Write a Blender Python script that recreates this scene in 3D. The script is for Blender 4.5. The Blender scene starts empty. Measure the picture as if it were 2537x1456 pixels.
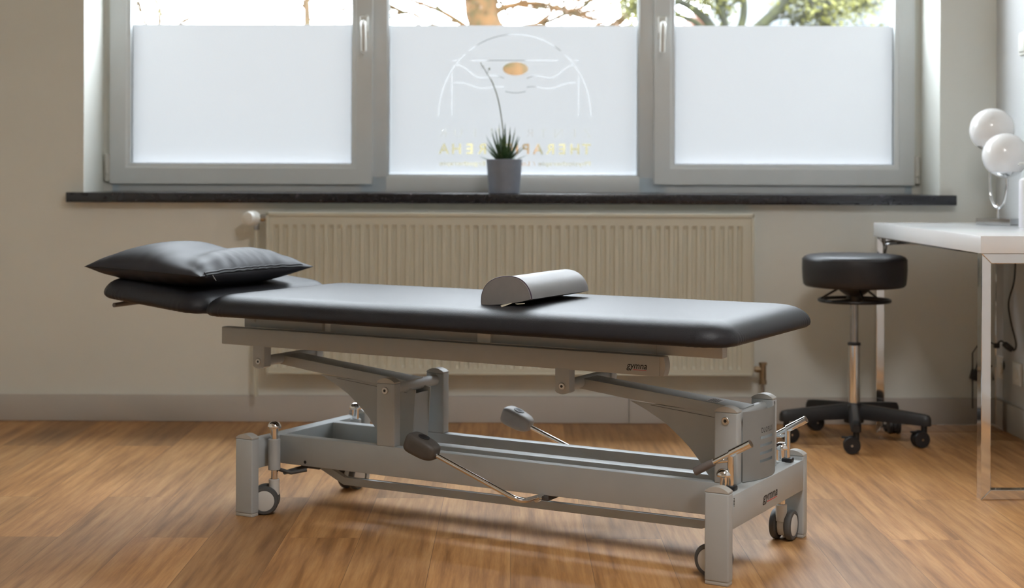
import bpy, bmesh, math, random
from mathutils import Vector, Matrix, noise
from math import sin, cos, pi, sqrt, radians
random.seed(7)
SC = bpy.context.scene
COL = SC.collection

# ------------------------------------------------------------------ materials
def new_mat(name):
    m = bpy.data.materials.new(name); m.use_nodes = True
    nt = m.node_tree; b = nt.nodes['Principled BSDF']
    return m, nt, b

def setp(b, **k):
    for kk, v in k.items():
        s = b.inputs[kk.replace('_', ' ')]
        s.default_value = v if not (isinstance(v, tuple) and len(v) == 3) else (*v, 1)

def coords(nt, scale=(1, 1, 1), rot=(0, 0, 0)):
    tc = nt.nodes.new('ShaderNodeTexCoord'); mp = nt.nodes.new('ShaderNodeMapping')
    mp.inputs['Scale'].default_value = scale; mp.inputs['Rotation'].default_value = rot
    nt.links.new(tc.outputs['Object'], mp.inputs['Vector'])
    return mp.outputs['Vector']

def ntex(nt, vec, scale, detail=4, rough=.55):
    n = nt.nodes.new('ShaderNodeTexNoise'); n.inputs['Scale'].default_value = scale
    n.inputs['Detail'].default_value = detail; n.inputs['Roughness'].default_value = rough
    nt.links.new(vec, n.inputs['Vector']); return n.outputs['Fac']

def ramp(nt, fac, stops):
    r = nt.nodes.new('ShaderNodeValToRGB'); e = r.color_ramp.elements
    while len(e) > 1: e.remove(e[-1])
    e[0].position = stops[0][0]; e[0].color = (*stops[0][1], 1)
    for p, c in stops[1:]:
        x = e.new(p); x.color = (*c, 1)
    nt.links.new(fac, r.inputs['Fac']); return r.outputs['Color']

def bump(nt, b, h, strength=.2, dist=.002):
    n = nt.nodes.new('ShaderNodeBump'); n.inputs['Strength'].default_value = strength
    n.inputs['Distance'].default_value = dist
    nt.links.new(h, n.inputs['Height']); nt.links.new(n.outputs['Normal'], b.inputs['Normal'])

def simple(name, col, rough=.5, metal=0, spec=.5, var=.06, nscale=30, bstr=0, bscale=200, bdist=.001, coat=0):
    m, nt, b = new_mat(name)
    setp(b, Roughness=rough, Metallic=metal); b.inputs['Specular IOR Level'].default_value = spec
    b.inputs['Coat Weight'].default_value = coat
    v = coords(nt)
    f = ntex(nt, v, nscale)
    lo = tuple(c * (1 - var) for c in col); hi = tuple(min(1, c * (1 + var)) for c in col)
    nt.links.new(ramp(nt, f, [(.3, lo), (.7, hi)]), b.inputs['Base Color'])
    if bstr: bump(nt, b, ntex(nt, v, bscale, 3), bstr, bdist)
    return m

M = {}
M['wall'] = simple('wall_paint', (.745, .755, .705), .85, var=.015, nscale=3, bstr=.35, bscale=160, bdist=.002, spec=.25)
M['wall_toned'] = simple('wall_paint_toned_down', (.64, .65, .655), .85, var=.015, nscale=3, bstr=.4, bscale=120, bdist=.002, spec=.25)  # same paint as the other walls, darkened to offset strong daylight here
M['ceiling'] = simple('ceiling_paint', (.8, .79, .76), .9, var=.02, spec=.2)
M['baseboard'] = simple('baseboard_paint', (.52, .49, .45), .55, var=.02, nscale=4)
M['pvc'] = simple('window_plastic', (.72, .765, .79), .35, var=.02, nscale=5)
M['gasket'] = simple('rubber_gasket', (.02, .02, .022), .7)
M['hinge'] = simple('hinge_plastic', (.62, .61, .57), .4)
M['enamel'] = simple('radiator_enamel', (.58, .57, .48), .4, var=.02, nscale=6)
M['whiteplastic'] = simple('white_plastic', (.78, .78, .74), .35, var=.02)
M['brass'] = simple('dull_brass', (.33, .25, .16), .45, metal=.8, var=.2)
M['powder'] = simple('grey_powder_coat', (.42, .445, .45), .42, var=.03, nscale=12, bstr=.08, bscale=600, bdist=.0004)
M['powder_light'] = simple('light_grey_coat', (.46, .475, .47), .42, var=.03, nscale=12)
M['powder_dark'] = simple('dark_gap', (.12, .12, .12), .6)
M['cap'] = simple('grey_plastic_cap', (.45, .44, .41), .35, var=.03)
M['chrome'] = simple('chrome', (.80, .80, .80), .07, metal=1, var=.02, nscale=5)
M['steel'] = simple('brushed_steel', (.42, .42, .42), .22, metal=1, var=.05)
M['bolt'] = simple('zinc_bolt', (.62, .62, .60), .3, metal=1)
M['black'] = simple('black_plastic', (.012, .012, .014), .45, var=.15, bstr=.1, bscale=400)
M['black_metal'] = simple('black_metal', (.01, .01, .011), .35)
M['tyre'] = simple('grey_rubber', (.085, .085, .085), .6, var=.1)
M['hub'] = simple('caster_hub', (.62, .615, .59), .4, var=.03)
M['grip'] = simple('grey_rubber_grip', (.16, .145, .14), .6, var=.08)
M['pad'] = simple('pedal_rubber', (.075, .066, .058), .55, var=.12, bstr=.2, bscale=300)
M['pad_light'] = simple('pedal_rubber_light', (.30, .28, .265), .5, var=.06, bstr=.2, bscale=300)
M['vinyl'] = simple('dark_grey_vinyl', (.020, .020, .024), .46, var=.06, nscale=14, bstr=.5, bscale=420, bdist=.0012, spec=.28)
M['vinyl_pillow'] = simple('pillow_vinyl', (.036, .036, .042), .52, var=.06, nscale=14, bstr=.15, bscale=500, bdist=.0008, spec=.15)
M['vinyl_stool'] = simple('black_vinyl', (.012, .012, .015), .42, var=.08, bstr=.3, bscale=300, bdist=.001, spec=.55)
M['bolster'] = simple('grey_vinyl', (.19, .185, .188), .5, var=.04, nscale=16, bstr=.2, bscale=420, bdist=.0008)
M['bolster_end'] = simple('grey_vinyl_end', (.22, .205, .20), .5, var=.05, bstr=.2, bscale=420, bdist=.0008)
M['piping'] = simple('purple_piping', (.07, .045, .07), .5)
M['zip'] = simple('black_zip', (.006, .006, .007), .6)
M['tag'] = simple('cream_fabric_tag', (.55, .51, .40), .8, var=.04)
M['ink'] = simple('black_ink', (.012, .012, .016), .5)
M['red'] = simple('red_print', (.55, .03, .03), .5)
M['sticker'] = simple('paper_sticker', (.62, .60, .58), .5)
M['desk'] = simple('white_gloss_lacquer', (.82, .83, .84), .22, var=.015, nscale=2, coat=.4)
M['opal'] = simple('opal_glass', (.86, .85, .84), .18, var=.01, coat=.3)
M['bottle'] = simple('white_bottle', (.82, .80, .84), .35, var=.01)
M['pot'] = simple('grey_ceramic', (.20, .225, .28), .55, var=.05, nscale=40)
M['soil'] = simple('potting_soil', (.06, .035, .02), .9, var=.4, nscale=90, bstr=1, bscale=120, bdist=.004)
M['stalk'] = simple('flower_stalk', (.16, .17, .10), .6)
M['cable'] = simple('black_cable', (.008, .008, .009), .5)
M['bark_orange'] = None

# floor: oak planks running towards the window
m, nt, b = new_mat('oak_plank_floor')
vec = coords(nt, (1, 1, 1), (0, 0, radians(90)))
br = nt.nodes.new('ShaderNodeTexBrick')
br.offset = .37; br.inputs['Scale'].default_value = 1
br.inputs['Brick Width'].default_value = 1.28; br.inputs['Row Height'].default_value = .192
br.inputs['Mortar Size'].default_value = .0007; br.inputs['Mortar Smooth'].default_value = .3
br.inputs['Color1'].default_value = (0, 0, 0, 1); br.inputs['Color2'].default_value = (1, 1, 1, 1)
br.inputs['Mortar'].default_value = (.4, .4, .4, 1)
nt.links.new(vec, br.inputs['Vector'])
# per plank shift of the grain
vm = nt.nodes.new('ShaderNodeVectorMath'); vm.operation = 'MULTIPLY_ADD'
vm.inputs[1].default_value = (7.3, 3.1, 5.7)
nt.links.new(br.outputs['Color'], vm.inputs[0]); nt.links.new(vec, vm.inputs[2])
def mapped(src, scale):
    mp = nt.nodes.new('ShaderNodeMapping'); mp.inputs['Scale'].default_value = scale
    nt.links.new(src, mp.inputs['Vector']); return mp.outputs['Vector']
g1 = ntex(nt, mapped(vm.outputs[0], (1.6, 26, 1)), 1.6, 6, .62)
g2 = ntex(nt, mapped(vm.outputs[0], (1.1, 5, 1)), 1.3, 5, .6)
g3 = ntex(nt, mapped(vm.outputs[0], (6, 90, 1)), 2.5, 3, .6)
c1 = ramp(nt, g1, [(.28, (.27, .126, .042)), (.5, (.49, .255, .096)), (.72, (.63, .370, .162))])
c2 = ramp(nt, g2, [(.3, (.66, .62, .58)), (.6, (1.0, 1.0, 1.0)), (.8, (1.15, 1.14, 1.12))])
c3 = ramp(nt, g3, [(.25, (.80, .78, .76)), (.55, (1, 1, 1))])
cb = ramp(nt, br.outputs['Color'], [(0, (.78, .76, .74)), (.5, (1, 1, 1)), (1, (1.12, 1.07, 1.0))])
def mul(a, c, f=1.0):
    x = nt.nodes.new('ShaderNodeMix'); x.data_type = 'RGBA'; x.blend_type = 'MULTIPLY'
    x.inputs['Factor'].default_value = f
    nt.links.new(a, x.inputs['A']); nt.links.new(c, x.inputs['B']); return x.outputs['Result']
col = mul(mul(mul(c1, c2, .85), c3, .6), cb, 1)
mm = nt.nodes.new('ShaderNodeMix'); mm.data_type = 'RGBA'
nt.links.new(br.outputs['Fac'], mm.inputs['Factor']); nt.links.new(col, mm.inputs['A'])
mm.inputs['B'].default_value = (.17, .085, .038, 1)
nt.links.new(mm.outputs['Result'], b.inputs['Base Color'])
rr = nt.nodes.new('ShaderNodeMapRange'); rr.inputs['To Min'].default_value = .36; rr.inputs['To Max'].default_value = .50
nt.links.new(g2, rr.inputs['Value']); nt.links.new(rr.outputs['Result'], b.inputs['Roughness'])
bump(nt, b, g3, .12, .0012)
M['floor'] = m

# dark granite with pale flecks
m, nt, b = new_mat('dark_granite')
v = coords(nt)
vo = nt.nodes.new('ShaderNodeTexVoronoi'); vo.inputs['Scale'].default_value = 42
nt.links.new(v, vo.inputs['Vector'])
big = ntex(nt, v, 24, 3)
f1 = ramp(nt, vo.outputs['Distance'], [(.05, (.16, .145, .15)), (.16, (.012, .012, .016)), (.6, (.022, .021, .026))])
f2 = ramp(nt, big, [(.55, (.6, .6, .62)), (.68, (1, 1, 1)), (.74, (3.4, 3.2, 3.2))])
x = nt.nodes.new('ShaderNodeMix'); x.data_type = 'RGBA'; x.blend_type = 'MULTIPLY'; x.inputs['Factor'].default_value = 1
nt.links.new(f1, x.inputs['A']); nt.links.new(f2, x.inputs['B'])
nt.links.new(x.outputs['Result'], b.inputs['Base Color']); b.inputs['Roughness'].default_value = .25
M['granite'] = m

# clear pane
m, nt, b = new_mat('clear_glass'); nt.nodes.remove(b)
out = nt.nodes['Material Output']
tr = nt.nodes.new('ShaderNodeBsdfTransparent'); tr.inputs['Color'].default_value = (.96, .98, .97, 1)
gl = nt.nodes.new('ShaderNodeBsdfGlossy'); gl.inputs['Roughness'].default_value = .02
lw = nt.nodes.new('ShaderNodeLayerWeight'); lw.inputs['Blend'].default_value = .5
fp_ = nt.nodes.new('ShaderNodeMath'); fp_.operation = 'POWER'; fp_.inputs[1].default_value = 5
fr = nt.nodes.new('ShaderNodeMath'); fr.operation = 'MULTIPLY_ADD'; fr.inputs[1].default_value = .7; fr.inputs[2].default_value = .05
nt.links.new(lw.outputs['Facing'], fp_.inputs[0]); nt.links.new(fp_.outputs[0], fr.inputs[0])
mx = nt.nodes.new('ShaderNodeMixShader')
nt.links.new(fr.outputs[0], mx.inputs['Fac']); nt.links.new(tr.outputs[0], mx.inputs[1]); nt.links.new(gl.outputs[0], mx.inputs[2])
nt.links.new(mx.outputs[0], out.inputs['Surface'])
M['glass'] = m
# frosted film
m, nt, b = new_mat('frosted_film'); nt.nodes.remove(b)
out = nt.nodes['Material Output']
FILM_T = .072
tl = nt.nodes.new('ShaderNodeBsdfTranslucent'); tl.inputs['Color'].default_value = (FILM_T * .98, FILM_T * .99, FILM_T * 1.03, 1)
df = nt.nodes.new('ShaderNodeBsdfDiffuse'); df.inputs['Color'].default_value = (.45, .45, .45, 1)
ad = nt.nodes.new('ShaderNodeAddShader')
nt.links.new(tl.outputs[0], ad.inputs[0]); nt.links.new(df.outputs[0], ad.inputs[1])
nt.links.new(ad.outputs[0], out.inputs['Surface'])
M['film'] = m

m, nt, b = new_mat('sky_dimming_film'); nt.nodes.remove(b)  # for the film added over the emblem cuts to hold back the sky
out = nt.nodes['Material Output']
t1 = nt.nodes.new('ShaderNodeBsdfTransparent'); t1.inputs['Color'].default_value = (.055, .055, .055, 1)
t2 = nt.nodes.new('ShaderNodeBsdfTranslucent'); t2.inputs['Color'].default_value = (.030, .030, .030, 1)
ad = nt.nodes.new('ShaderNodeAddShader'); nt.links.new(t1.outputs[0], ad.inputs[0]); nt.links.new(t2.outputs[0], ad.inputs[1])
nt.links.new(ad.outputs[0], out.inputs['Surface'])
M['film_sky_dim'] = m
# outdoors
def bark(name, a, c, d):
    m, nt, b = new_mat(name)
    v = coords(nt); f = ntex(nt, v, 11, 5, .65)
    nt.links.new(ramp(nt, f, [(.36, a), (.5, c), (.66, d)]), b.inputs['Base Color'])
    b.inputs['Roughness'].default_value = .9
    return m
M['bark_orange'] = bark('lichen_bark', (.026, .026, .005), (.075, .036, .009), (.105, .048, .012))
M['bark_green'] = bark('mossy_bark', (.010, .010, .006), (.017, .018, .007), (.036, .038, .008))
M['bark_pale'] = bark('pale_bark', (.050, .032, .014), (.075, .042, .018), (.07, .062, .03))
M['leaf_y'] = simple('yellow_green_leaf', (.085, .082, .010), .7, var=.4, nscale=6)
M['leaf_r'] = simple('reddish_twig', (.085, .050, .028), .8, var=.3, nscale=6)
M['leaf_g'] = simple('dark_green_leaf', (.07, .14, .025), .7, var=.4, nscale=6)
M['hedge'] = simple('olive_hedge', (.072, .060, .026), .9, var=.45, nscale=1.2)
M['lawn'] = simple('lawn', (.05, .058, .028), .95, var=.4, nscale=2)
M['facade'] = simple('pale_facade', (.095, .102, .11), .8, var=.03, nscale=1)
M['facade_blue'] = simple('blue_grey_panel', (.07, .08, .092), .5, var=.05, nscale=1)
M['rooftile'] = simple('red_roof_tile', (.10, .035, .018), .8, var=.2, nscale=5)
M['orange'] = simple('orange_post', (.14, .045, .004), .6)
M['polegrey'] = simple('grey_pole', (.06, .07, .08), .5)

# rosette leaf: dark green with pale edge streaks
m, nt, b = new_mat('succulent_leaf')
v = coords(nt); f = ntex(nt, v, 60, 3)
nt.links.new(ramp(nt, f, [(.3, (.018, .045, .018)), (.55, (.05, .105, .035)), (.75, (.13, .16, .10))]), b.inputs['Base Color'])
b.inputs['Roughness'].default_value = .45
M['leaf'] = m

# ------------------------------------------------------------------ mesh helpers
def mk(name, bm, mat, parent=None, angle=38, loc=None, rotz=0):
    bmesh.ops.recalc_face_normals(bm, faces=bm.faces)
    me = bpy.data.meshes.new(name); bm.to_mesh(me); bm.free()
    me.materials.append(M[mat] if isinstance(mat, str) else mat)
    for p in me.polygons: p.use_smooth = True
    me.set_sharp_from_angle(angle=radians(angle))
    o = bpy.data.objects.new(name, me); COL.objects.link(o)
    if parent: o.parent = parent
    if loc: o.location = loc
    if rotz: o.rotation_euler.z = rotz
    return o

def empty(name, loc=(0, 0, 0), rotz=0):
    o = bpy.data.objects.new(name, None); COL.objects.link(o)
    o.location = loc; o.rotation_euler.z = rotz; o.empty_display_size = .1
    return o

def tag(o, label, cat, group=None, kind=None):
    o['label'] = label; o['category'] = cat
    if group: o['group'] = group
    if kind: o['kind'] = kind
    return o

def struct(o, label=None):
    o['kind'] = 'structure'
    if label: o['label'] = label
    return o

def NB(): return bmesh.new()

def box(bm, x0, x1, y0, y1, z0, z1, bev=0, seg=2, mat=None):
    vs = [bm.verts.new(p) for p in ((x0, y0, z0), (x1, y0, z0), (x1, y1, z0), (x0, y1, z0), (x0, y0, z1), (x1, y0, z1), (x1, y1, z1), (x0, y1, z1))]
    fs = [bm.faces.new([vs[i] for i in f]) for f in ((3, 2, 1, 0), (4, 5, 6, 7), (0, 1, 5, 4), (1, 2, 6, 5), (2, 3, 7, 6), (3, 0, 4, 7))]
    if bev:
        es = list({e for f in fs for e in f.edges})
        r = bmesh.ops.bevel(bm, geom=es, offset=bev, segments=seg, profile=.5, affect='EDGES')
        vs = list({v for f in r['faces'] for v in f.verts} | {v for v in vs if v.is_valid})
    if mat is not None:
        bmesh.ops.transform(bm, matrix=mat, verts=[v for v in vs if v.is_valid])
    return bm

def prism(bm, pts, ext, bev=0, seg=2):
    """polygon pts (3-D) extruded by vector ext"""
    ext = Vector(ext)
    a = [bm.verts.new(p) for p in pts]; c = [bm.verts.new(Vector(p) + ext) for p in pts]
    n = len(pts); fs = [bm.faces.new(a), bm.faces.new(c[::-1])]
    for i in range(n): fs.append(bm.faces.new((a[i], c[i], c[(i + 1) % n], a[(i + 1) % n])))
    if bev:
        es = list(fs[0].edges) + list(fs[1].edges)
        bmesh.ops.bevel(bm, geom=es, offset=bev, segments=seg, profile=.5, affect='EDGES')
    return bm

def fillet(pts, rad, seg=6):
    pts = [Vector(p) for p in pts]; out = [pts[0]]
    for i in range(1, len(pts) - 1):
        p, a, c = pts[i], pts[i - 1], pts[i + 1]
        d1 = (a - p); d2 = (c - p); r = min(rad, d1.length * .49, d2.length * .49)
        q1 = p + d1.normalized() * r; q2 = p + d2.normalized() * r
        for k in range(seg + 1):
            t = k / seg
            out.append(q1 * (1 - t) ** 2 + p * 2 * t * (1 - t) + q2 * t * t)
    out.append(pts[-1]); return out

def smooth_path(pts, n=6):
    pts = [Vector(p) for p in pts]; P = [pts[0]] + pts + [pts[-1]]; out = []
    for i in range(1, len(P) - 2):
        for k in range(n):
            t = k / n; a, b_, c, d = P[i - 1], P[i], P[i + 1], P[i + 2]
            out.append(.5 * ((2 * b_) + (c - a) * t + (2 * a - 5 * b_ + 4 * c - d) * t * t + (3 * b_ - a - 3 * c + d) * t ** 3))
    out.append(pts[-1]); return out

def tube(bm, pts, r, n=14, caps=True):
    pts = [Vector(p) for p in pts]
    rs = r if isinstance(r, (list, tuple)) else [r] * len(pts)
    up = None; rings = []
    for i, p in enumerate(pts):
        t = (pts[min(i + 1, len(pts) - 1)] - pts[max(i - 1, 0)]).normalized()
        if up is None:
            up = Vector((0, 0, 1)) if abs(t.z) < .9 else Vector((1, 0, 0))
        s = t.cross(up)
        if s.length < 1e-5: s = t.orthogonal()
        s.normalize(); up = s.cross(t).normalized()
        rings.append([bm.verts.new(p + (s * cos(2 * pi * k / n) + up * sin(2 * pi * k / n)) * rs[i]) for k in range(n)])
    for a, c in zip(rings, rings[1:]):
        for k in range(n): bm.faces.new((a[k], a[(k + 1) % n], c[(k + 1) % n], c[k]))
    if caps: bm.faces.new(rings[0][::-1]); bm.faces.new(rings[-1])
    return bm

def lathe(bm, prof, n=32, mat=None):
    """profile [(r,z)] turned round z"""
    rings = []
    for r, z in prof:
        if r < 1e-6: rings.append([bm.verts.new((0, 0, z))])
        else: rings.append([bm.verts.new((r * cos(2 * pi * k / n), r * sin(2 * pi * k / n), z)) for k in range(n)])
    for a, c in zip(rings, rings[1:]):
        for k in range(n):
            k2 = (k + 1) % n
            f = [a[k % len(a)], a[k2 % len(a)], c[k2 % len(c)], c[k % len(c)]]
            f = list(dict.fromkeys(f))
            if len(f) > 2: bm.faces.new(f)
    if len(rings[0]) > 2: bm.faces.new(rings[0][::-1])
    if len(rings[-1]) > 2: bm.faces.new(rings[-1])
    if mat is not None: bmesh.ops.transform(bm, matrix=mat, verts=[v for r in rings for v in r])
    return bm

def axis_mat(p, d):
    d = Vector(d).normalized()
    return Matrix.Translation(p) @ d.to_track_quat('Z', 'Y').to_matrix().to_4x4()

def cyl(bm, p0, p1, r, n=24, bev=0):
    p0 = Vector(p0); p1 = Vector(p1); L = (p1 - p0).length
    pr = [(r, 0), (r, L)] if not bev else [(r - bev, 0), (r, bev), (r, L - bev), (r - bev, L)]
    return lathe(bm, pr, n, axis_mat(p0, p1 - p0))

def text_obj(name, body, size, mat, parent, matrix, extrude=.0004, shear=0, offset=0, spacing=1, sx=1):
    cu = bpy.data.curves.new('lettering', 'FONT'); cu.body = body; cu.size = size
    cu.extrude = extrude; cu.shear = shear; cu.offset = offset; cu.space_character = spacing
    o = bpy.data.objects.new('lettering', cu); COL.objects.link(o)
    dg = bpy.context.evaluated_depsgraph_get(); dg.update()
    me = bpy.data.meshes.new_from_object(o.evaluated_get(dg))
    bpy.data.objects.remove(o)
    xs = [v.co.x for v in me.vertices]
    for v in me.vertices: v.co.x = (v.co.x - min(xs)) * sx
    me.materials.clear(); me.materials.append(M[mat])
    t = bpy.data.objects.new(name, me); COL.objects.link(t); t.parent = parent
    t.matrix_local = matrix
    return t

# ------------------------------------------------------------------ room
WALLR = -.008; WD = 5.63
WM = Matrix.Translation((0, WD, 0)) @ Matrix.Rotation(WALLR, 4, 'Z')
def wpt(x, y, z): return WM @ Vector((x, y, z))
def wobj(o, loc=(0, 0, 0)):
    o.matrix_world = WM @ Matrix.Translation(loc); return o
OX0, OX1, OZ0, OZ1 = -1.603, 1.593, .853, 2.38      # window opening
RD = .285                                            # depth of the reveal
CEIL = 2.72
XL, XR = -2.75, 1.802

bm = NB()
def wallseg(x0, x1, z0, z1): box(bm, x0, x1, 0, .42, z0, z1)
wallseg(XL - .3, OX0, 0, CEIL); wallseg(OX1, XR + .4, 0, CEIL); wallseg(OX0, OX1, 0, OZ0 - .037); wallseg(OX0, OX1, OZ1, CEIL)
struct(wobj(mk('wall_back', bm, 'wall')), 'warm white plaster wall with the wide window')
# rounded plaster coves where the reveal meets the window frame
bm = NB()
for sx, xo in ((1, OX0), (-1, OX1)):
    pts = [(xo, RD - .03, 0)] + [(xo + sx * .03 * (1 - cos(a)), RD - .03 + .03 * sin(a), 0) for a in [k * pi / 16 for k in range(1, 9)]] + [(xo, RD, 0)]
    prism(bm, [(p[0], p[1], OZ0) for p in pts], (0, 0, OZ1 - OZ0))
struct(wobj(mk('trim_2', bm, 'wall')), 'plaster edge between reveal and window frame')

bm = NB(); box(bm, XL - .5, 2.4, -1.9, 6.0, -.1, 0)
struct(mk('floor', bm, 'floor'), 'oak laminate plank floor')
bm = NB(); box(bm, XL - .5, 2.4, -1.9, 6.1, CEIL, CEIL + .1)
struct(mk('ceiling', bm, 'ceiling'))
bm = NB(); box(bm, XL - .2, XL, -1.7, 6.0, 0, CEIL)
struct(mk('wall_left', bm, 'wall'))
bm = NB(); box(bm, XL - .2, 2.3, -1.9, -1.7, 0, CEIL)
struct(mk('wall_front', bm, 'wall'))
RA = .021                                           # the right wall is a little out of square
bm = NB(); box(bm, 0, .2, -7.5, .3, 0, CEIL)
o = mk('wall_right', bm, 'wall_toned', loc=(XR, WD, 0), rotz=RA); struct(o, 'bright white wall beside the desk')
bm = NB(); box(bm, -.016, 0, -7.3, 0, 0, .105, .003)
struct(mk('baseboard_right', bm, 'baseboard', loc=(XR, WD, 0), rotz=RA))
bm = NB()
box(bm, XL, .4375, -.015, 0, 0, .099, .003); box(bm, .4395, XR, -.015, 0, 0, .099, .003)
struct(wobj(mk('baseboard_back', bm, 'baseboard')), 'pale painted baseboard under the radiator')
bm = NB(); box(bm, XL, XL + .015, -1.7, 5.6, 0, .099, .003)
struct(mk('baseboard_left', bm, 'baseboard'))
# stone sill
bm = NB(); box(bm, -1.655, 1.6437, -.05, RD + .01, OZ0 - .037, OZ0, .003)
struct(wobj(mk('trim_1', bm, 'granite')), 'black speckled granite window sill')

# ------------------------------------------------------------------ window
win = struct(empty('window_1'), 'wide three part white plastic window with frosted lower panes')
wobj(win, (0, RD, OZ0))
dz = OZ0; dy = RD
def wb(bm, x0, x1, y0, y1, z0, z1, bev=.003): box(bm, x0, x1, y0 - dy, y1 - dy, z0 - dz, z1 - dz, bev)
FZ1 = OZ1
bm = NB()
FY0, FY1 = .285, .36
wb(bm, OX0, OX1, FY0, FY1, OZ0, .916)                     # bottom rail
wb(bm, OX0, OX1, FY0, FY1, FZ1 - .06, FZ1)
wb(bm, OX0, OX0 + .06, FY0, FY1, OZ0, FZ1); wb(bm, OX1 - .06, OX1, FY0, FY1, OZ0, FZ1)
wb(bm, -.60, -.4924, FY0, FY1, OZ0, FZ1); wb(bm, .4949, .60, FY0, FY1, OZ0, FZ1)
# glazing beads of the fixed middle light
for a in ((-.4924, .4949, .914, .922), (-.4924, .4949, FZ1 - .07, FZ1 - .06)): wb(bm, a[0], a[1], FY0 + .006, FY0 + .03, a[2], a[3], .002)
for a in ((-.4924, -.4865), (.489, .4949)): wb(bm, a[0], a[1], FY0 + .006, FY0 + .03, .914, FZ1 - .06, .002)
mk('window_frame', bm, 'pvc', win)
ZT = FZ1 - .035
def ring(bm, x0, x1, z0, z1, gx0, gx1, gz0, gz1, y0, y1, bev=.004):
    """mitred sash frame with a sloping bead towards the glass"""
    prof = [(0, y1), (0, y0 + .004), (.004, y0), (.76, y0), (.80, y0 + .003), (.97, y0 + .006), (1, y0 + .016), (1, y1)]
    corners = [((x0, z0), (gx0, gz0)), ((x1, z0), (gx1, gz0)), ((x1, z1), (gx1, gz1)), ((x0, z1), (gx0, gz1))]
    rows = []
    for (o_, i_) in corners:
        rows.append([bm.verts.new((o_[0] + (i_[0] - o_[0]) * t - 0, y - dy, o_[1] + (i_[1] - o_[1]) * t - dz)) for t, y in prof])
    for k in range(4):
        a, c = rows[k], rows[(k + 1) % 4]
        for j in range(len(prof)):
            bm.faces.new((a[j], a[(j + 1) % len(prof)], c[(j + 1) % len(prof)], c[j]))
def gasket(bm, gx0, gx1, gz0, gz1, y, w=.005):
    for a in ((gx0 - w, gx1 + w, gz0 - w, gz0 + .0015), (gx0 - w, gx1 + w, gz1 - .0015, gz1 + w), (gx0 - w, gx0 + .0015, gz0, gz1), (gx1 - .0015, gx1 + w, gz0, gz1)):
        wb(bm, a[0], a[1], y, y + .004, a[2], a[3], 0)
def pane(parent, gx0, gx1, gz0, gz1, y):
    bm = NB(); x0, x1, z0, z1 = gx0 - .006, gx1 + .006, gz0 - dz - .006, gz1 - dz + .006
    vs = [bm.verts.new(p) for p in ((x0, y - dy, z0), (x1, y - dy, z0), (x1, y - dy, z1), (x0, y - dy, z1))]
    bm.faces.new(vs)
    return mk('glass_pane', bm, 'glass', parent)
FR = 1.5115
def film(parent, gx0, gx1, gz0, y, z1):
    bm = NB(); bm.faces.new([bm.verts.new((x_, y - dy, z_ - dz)) for x_, z_ in ((gx0 - .004, gz0 - .004), (gx1 + .004, gz0 - .004), (gx1 + .004, z1), (gx0 - .004, z1))])
    return mk('frosted_film', bm, 'film', parent)
def handle(parent, x, s):
    bm = NB()
    box(bm, x - .016 , x + .016, .242 - dy, .2655 - dy - .012, 1.475 - dz, 1.540 - dz, .006, 3)
    box(bm, x - .017, x + .017, .2535 - dy, .2665 - dy, 1.455 - dz, 1.545 - dz, .004)
    lever = [(x, .246 - dy, 1.512 - dz), (x, .218 - dy, 1.512 - dz), (x - s * .002, .206 - dy, 1.500 - dz), (x - s * .004, .206 - dy, 1.400 - dz)]
    tube(bm, fillet(lever, .012), .0105, 12)
    return mk('window_handle', bm, 'hinge', parent)
def hinge(parent, x):
    bm = NB()
    cyl(bm, (x, .259 - dy, .921 - dz), (x, .259 - dy, 1.0 - dz), .0095, 14, .001)
    cyl(bm, (x, .259 - dy, .893 - dz), (x, .259 - dy, .916 - dz), .0085, 14, .001)
    box(bm, x - .012, x + .012, .264 - dy, .284 - dy, .893 - dz, 1.0 - dz, .002)
    return mk('sash_hinge', bm, 'hinge', parent)
SY0 = .265
for (sx0, sx1, sz0, gx0, gx1, gz0, hx, hs, hgx) in ((-1.580, -.5496, .884, -1.4968, -.6324, .9645, -.5812, -1, -1.589), (.5527, 1.5686, .887, .6342, 1.4889, .9670, .5820, 1, 1.5785)):
    bm = NB(); ring(bm, sx0, sx1, sz0, ZT, gx0, gx1, gz0, ZT - .08, SY0, .345)
    sash = mk('window_sash', bm, 'pvc', win)
    bm = NB(); gasket(bm, gx0, gx1, gz0, ZT - .08, .285); mk('glazing_gasket', bm, 'gasket', sash)
    pane(sash, gx0, gx1, gz0, ZT - .08, .310)
    film(sash, gx0, gx1, gz0, .306, FR)
    handle(sash, hx, hs); hinge(sash, hgx)
    if sx0 < 0: left_sash = sash
pane(win, -.4865, .489, .922, FZ1 - .07, .325)
bm = NB(); gasket(bm, -.4865, .489, .922, FZ1 - .07, .304, .004); mk('glazing_gasket', bm, 'gasket', win)

# film of the middle light: letters and emblem are cut out of it, so the outdoors shows through
LOOPS = []; INLAY = []
def poly(pts): LOOPS.append([(q[0], q[1]) for q in pts])
def stroke(pts, w0, w1=None):
    w1 = w1 or w0; pts = [Vector((p[0], p[1])) for p in pts]; L, R_ = [], []
    for i, p in enumerate(pts):
        t = (pts[min(i + 1, len(pts) - 1)] - pts[max(0, i - 1)]).normalized(); n = Vector((-t.y, t.x))
        w = w0 + (w1 - w0) * i / (len(pts) - 1)
        L.append(p + n * w / 2); R_.append(p - n * w / 2)
    poly(L + R_[::-1]); INLAY.append((L, R_))
poly([(-.4885, .920), (.491, .920), (.491, FR), (-.4885, FR)])
def arc(cx, cz, rx, rz, a0, a1, n=20):
    return [(cx + rx * cos(a0 + (a1 - a0) * k / n), cz + rz * sin(a0 + (a1 - a0) * k / n)) for k in range(n + 1)]
LW = .0026
ACX, ACZ, ARX, ARZ = .0075, 1.155, .300, .322
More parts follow.
